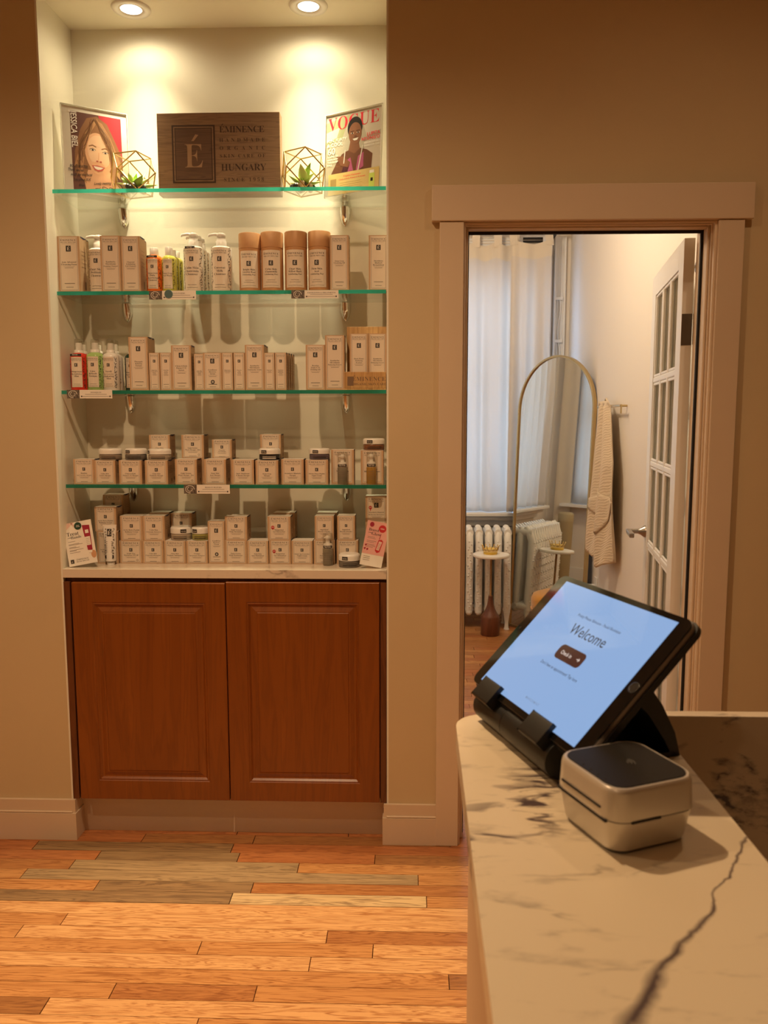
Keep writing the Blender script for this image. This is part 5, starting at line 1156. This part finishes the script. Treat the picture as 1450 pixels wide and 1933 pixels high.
# little round side table with marble top, and the crown candle on it
tx, ty = .5455, 5.312
st_ = thing('side_table', 'small round side table with white top and turned wooden base', 'side table', (tx, ty, .0))
MB().lathe([(.061, 0), (.063, .004), (.0625, .122), (.058, .132), (.045, .150), (.032, .175), (.022, .205), (.0165, .235), (.0145, .262), (.0145, .265)], 32).ob('turned_base', wood('walnut_base', (.13, .040, .016), (.17, .052, .022), (.09, .026, .010), 2, .35), st_)
MB().lathe([(.0095, .265), (.0095, .268), (.0075, .270), (.0072, .528)], 16).ob('pole', mat('bronze_pole', (.30, .16, .07), .3, .8), st_)
MB().lathe([(.018, .525), (.020, .530), (.118, .530), (.1205, .533), (.1205, .545), (.118, .548)], 40).ob('table_top', 'cardwhite', st_)
cr = thing('crown_candle', 'yellow candle in a gold crown holder on the round side table', 'candle', (tx-.005, ty, .5483))
MB().lathe([(.044, 0), (.046, .006), (.045, .034), (.040, .037)], 24).ob('candle', mat('yellow_wax', (.72, .46, .05), .45), cr)
b = MB()
for k in range(12):
    a = 2*PI*k/12; b.tube([(.047*math.cos(a), .047*math.sin(a), .026), (.056*math.cos(a), .056*math.sin(a), .052)], [.005, .0018], 6); b.sphere((.0565*math.cos(a), .0565*math.sin(a), .055), .0042, 5)
b.lathe([(.0475, .016), (.0485, .018), (.050, .034), (.0485, .036), (.0465, .02)], 24, cap=False)
b.ob('crown', 'brass', cr)

# curtains with tabs on a dark rod
rod = thing('curtain_rod', 'dark metal curtain rod above the far window', 'curtain rod', (0, 0, 0))
RZ, RY = 2.725, 5.80
MB().tube([(-.05, RY, RZ), (1.055, RY, RZ)], .0105, 12).ob('rod', 'blackplastic', rod); MB().sphere((1.065, RY, RZ), .018, 8).ob('finial', 'blackplastic', rod)
for x in (1.005, -.02): MB().box(x-.008, x+.008, RY, YB, RZ-.03, RZ-.014).tube([(x, RY, RZ-.026), (x, RY, RZ-.01)], .008, 8).ob('rod_bracket', 'blackplastic', rod)
M['sheer'] = cloth('sheer_linen', (.86, .80, .72), .52, .06); M['hem'] = cloth('linen_header', (.84, .76, .64), .25, 0.)
def curtain(x0, x1, seed, label, zb_, tabs, y0=RY):
    rd = random.Random(seed); t = thing('curtain', label, 'curtain', (0, 0, 0), 0, 'white linen curtains'); ph = [rd.uniform(0, 6.3) for _ in range(4)]; zt = RZ-.075; wd = x1-x0
    def f(u, v):
        z = zt+(zb_-zt)*v; k = .35+.65*min(1, v*2.2); x = x0+wd*u+.012*math.sin(u*14+ph[2])*v
        y = y0+k*(.034*math.sin(u*wd*30+ph[0]+.9*v+.8*math.sin(u*7+ph[3]))+.012*math.sin(u*wd*67+ph[1]-1.3*v))+.008*math.sin(v*5+ph[3])
        return (x, y, z-.020*(1-v)*(.5-.5*math.cos(2*PI*u*(len(tabs)-1))))
    MB().grid(f, 110, 40).ob('curtain_cloth', 'sheer', t, solid=.0006)
    MB().grid(lambda u, v: tuple(Vector(f(u, v*.055))+Vector((0, -.0022, 0))), 110, 4).ob('header_band', 'hem', t)
    for u in tabs:
        p = Vector(f(u, 0)); q = MB(); hw = .026
        pts = [(p.y-.004, p.z-.03), (RY-.012, RZ-.02), (RY-.0125, RZ), (RY, RZ+.0125), (RY+.0125, RZ), (RY+.010, RZ-.03), (p.y+.003, p.z-.03)]
        q.add([(p.x+s*hw, a, c) for a, c in pts for s in (-1, 1)], [(2*k, 2*k+1, 2*k+3, 2*k+2) for k in range(len(pts)-1)], 0, True); q.ob('tab', 'hem', t)
    return t
curtain(.30, .745, 4, 'white linen curtain panel left of the middle of the far window', .775, [.04, .36, .70, .97])
curtain(.70, .975, 12, 'narrow white linen curtain panel at the right of the far window', .785, [.06, .95], RY-.055)
curtain(-.90, .28, 21, 'wide white linen curtain panel at the hidden left of the far window', .775, [.03, .2, .36, .5, .66, .82, .97])
# louvred vent unit over the window
vn = thing('wall_vent', 'pale louvred vent unit above the far window', 'vent', (0, 0, 0))
MB().box(.25, .96, YB-.06, YB, 2.50, 2.74).ob('housing', 'white', vn, bevel=.004)
for k in range(9): MB().box(.28, .78, YB-.068, YB-.060, 2.545+k*.020, 2.553+k*.020).ob('louvre', 'ceiling', vn)
MB().box(.80, .94, YB-.0612, YB-.060, 2.54, 2.71).ob('outlet', 'dark', vn)
for k in range(7): MB().box(.80, .94, YB-.066, YB-.0612, 2.555+k*.022, 2.560+k*.022).ob('louvre', 'nickel', vn)
# white cord with clips beside the window
cd = thing('extension_cord', 'white cord clipped to the trim beside the far window', 'cord', (0, 0, 0)); cx_ = WX1+.085
MB().tube([(cx_+.010*math.sin(q*.9), YB-.036, 2.30-q*.045) for q in range(16)], .0045, 8).ob('cord', 'white', cd); MB().tube([(cx_-.02+.006*math.sin(q*.7+1), YB-.036, 2.30-q*.045) for q in range(16)], .004, 8).ob('cord', 'white', cd)
for z in (2.28, 1.98, 1.70): MB().box(cx_-.034, cx_+.022, YB-.046, YB-.022, z, z+.022).ob('clip', 'white', cd, bevel=.003)
# rail with a hanging robe
rl = thing('towel_rail', 'short brass rail on the right wall of the far room', 'rail', (0, 0, 0)); rxx = XR-.045
MB().tube([(rxx, 4.81, 1.506), (rxx, 4.29, 1.506)], .007, 10).ob('bar', 'goldframe', rl)
for y in (4.78, 4.34): MB().tube([(XR-.001, y, 1.506), (rxx, y, 1.506)], .006, 8).ob('post', 'goldframe', rl)
MB().tube([(rxx, 4.29, 1.506), (rxx, 4.29, 1.465)], .0045, 8).ob('drop_end', 'goldframe', rl)
M['robe'] = cloth('beige_gauze', (.76, .63, .47), .12, 0, 500, crinkle=.35)
rb = thing('hanging_robe', 'beige crinkled cotton robe hanging on the brass rail', 'robe', (0, 0, 0))
def robe(u, v, s=1):
    # u runs from the far edge to the near edge, v from the rail down
    k = v**.85; ya = 4.72+.20*k+.02*math.sin(v*5); yc = 4.50-.15*min(1, v*2.6)-.02*v
    y = ya+(yc-ya)*u; zb_ = .70-.13*u if u < .7 else .609+(u-.7)*.22
    z = 1.535+(zb_-1.535)*v
    x = rxx-.012+s*(.012+.014*v)*math.sin(u*15+1.5*math.sin(v*3))-.028*math.sin(PI*u)*v+.010*math.sin(u*31+v*4)*v
    if v < .03: x = rxx-.014
    return (min(x, XR-.012), y, z)
MB().grid(robe, 60, 60).ob('robe_cloth', 'robe', rb, solid=.004)
PK = [(.12, .68), (.62, .53), (.97, .63), (.68, .80)]
def pocket(u, v):
    c = [Vector(q) for q in PK]; q = (c[0]*(1-u)+c[1]*u)*(1-v)+(c[3]*(1-u)+c[2]*u)*v
    p = robe(q.x, q.y); return (p[0]-.007, p[1], p[2])
MB().grid(pocket, 14, 14).ob('pocket', 'robe', rb, solid=.004)
MB().tube([(rxx-.012, 4.60, 1.53), (rxx-.004, 4.60, 1.55), (rxx, 4.55, 1.515)], .006, 8).ob('hanging_loop', 'robe', rb)
# outlet with a plug, mustard stool, tall beige tube
ot = thing('wall_outlet', 'white wall outlet with a plugged adapter by the mirror', 'outlet', (XR, 4.92, .415))
MB().box(-.006, 0, -.036, .036, -.058, .058).ob('cover_plate', 'plasticwhite', ot, bevel=.003); MB().box(-.045, -.006, -.024, .024, -.045, .012).ob('plug', 'plasticwhite', ot, bevel=.006)
sl = thing('ottoman', 'round mustard velvet ottoman in front of the mirror', 'ottoman', (.905, 4.62, 0))
mus = mat('mustard_velvet', (.50, .22, .012), .8, sheen=.4, var=.12, scale=9)
MB().lathe([(.185, .05), (.192, .07), (.192, .345)], 40).ob('drum', mus, sl); MB().lathe([(.192, .347), (.194, .40), (.185, .425), (.15, .437), (.0001, .440)], 40, cap=False).ob('cushion', mus, sl)
MB().tube([(.194*math.cos(2*PI*k/40), .194*math.sin(2*PI*k/40), .346) for k in range(40)], .004, 6, closed=True).ob('piping', mus, sl)
for k in range(4): MB().lathe([(.014, 0), (.018, .052)], 10, (.13*math.cos(k*PI/2+.7), .13*math.sin(k*PI/2+.7), 0)).ob('leg', 'dark', sl)
bn = thing('tall_tube', 'tall beige poster tube by the left window, seen in the mirror', 'bin', (-1.30, 5.68, 0))
MB().lathe([(.065, 0), (.07, .01), (.07, .62)], 32).ob('drum', mat('beige_tube', (.42, .33, .18), .6), bn); MB().lathe([(.072, .62), (.072, .68), (.06, .70), (.0001, .70)], 32, cap=False).ob('lid', mat('beige_lid', (.46, .37, .21), .6), bn)  # upright poster tube with its end cap
lc = thing('curtain', 'cream wall pilaster beside the left window, built as cloth, seen in the mirror', 'curtain', (0, 0, 0), 0, 'white linen curtains')
MB().grid(lambda u, v: (XL2+.06+.004*math.sin(u*9), 5.735+.16*u, 2.6-2.45*v), 30, 10).ob('curtain_cloth', 'hem', lc, solid=.001)  # nearly flat cloth strip standing in for the wall pilaster
lc = thing('curtain', 'sheer curtain over the left window, seen in the mirror', 'curtain', (0, 0, 0), 0, 'white linen curtains')
MB().grid(lambda u, v: (XL2+.05+.015*math.sin(u*30), 4.98+.75*u, 2.4-1.62*v), 50, 10).ob('curtain_cloth', 'sheer', lc, solid=.0006)

hk = thing('coat_hook', 'small dark metal hook on the wall behind the open door', 'hook', (XR, 3.36, 2.04))
MB().lathe([(.022, 0), (.021, .005)], 16).move(lambda v: Vector((-v.z, v.x, v.y))).ob('hook_plate', 'nickel', hk)
MB().tube([(-.004, 0, .0), (-.035, 0, .004), (-.05, 0, .02)], .006, 8).sphere((-.052, 0, .024), .010, 8).ob('hook_arm', 'nickel', hk)
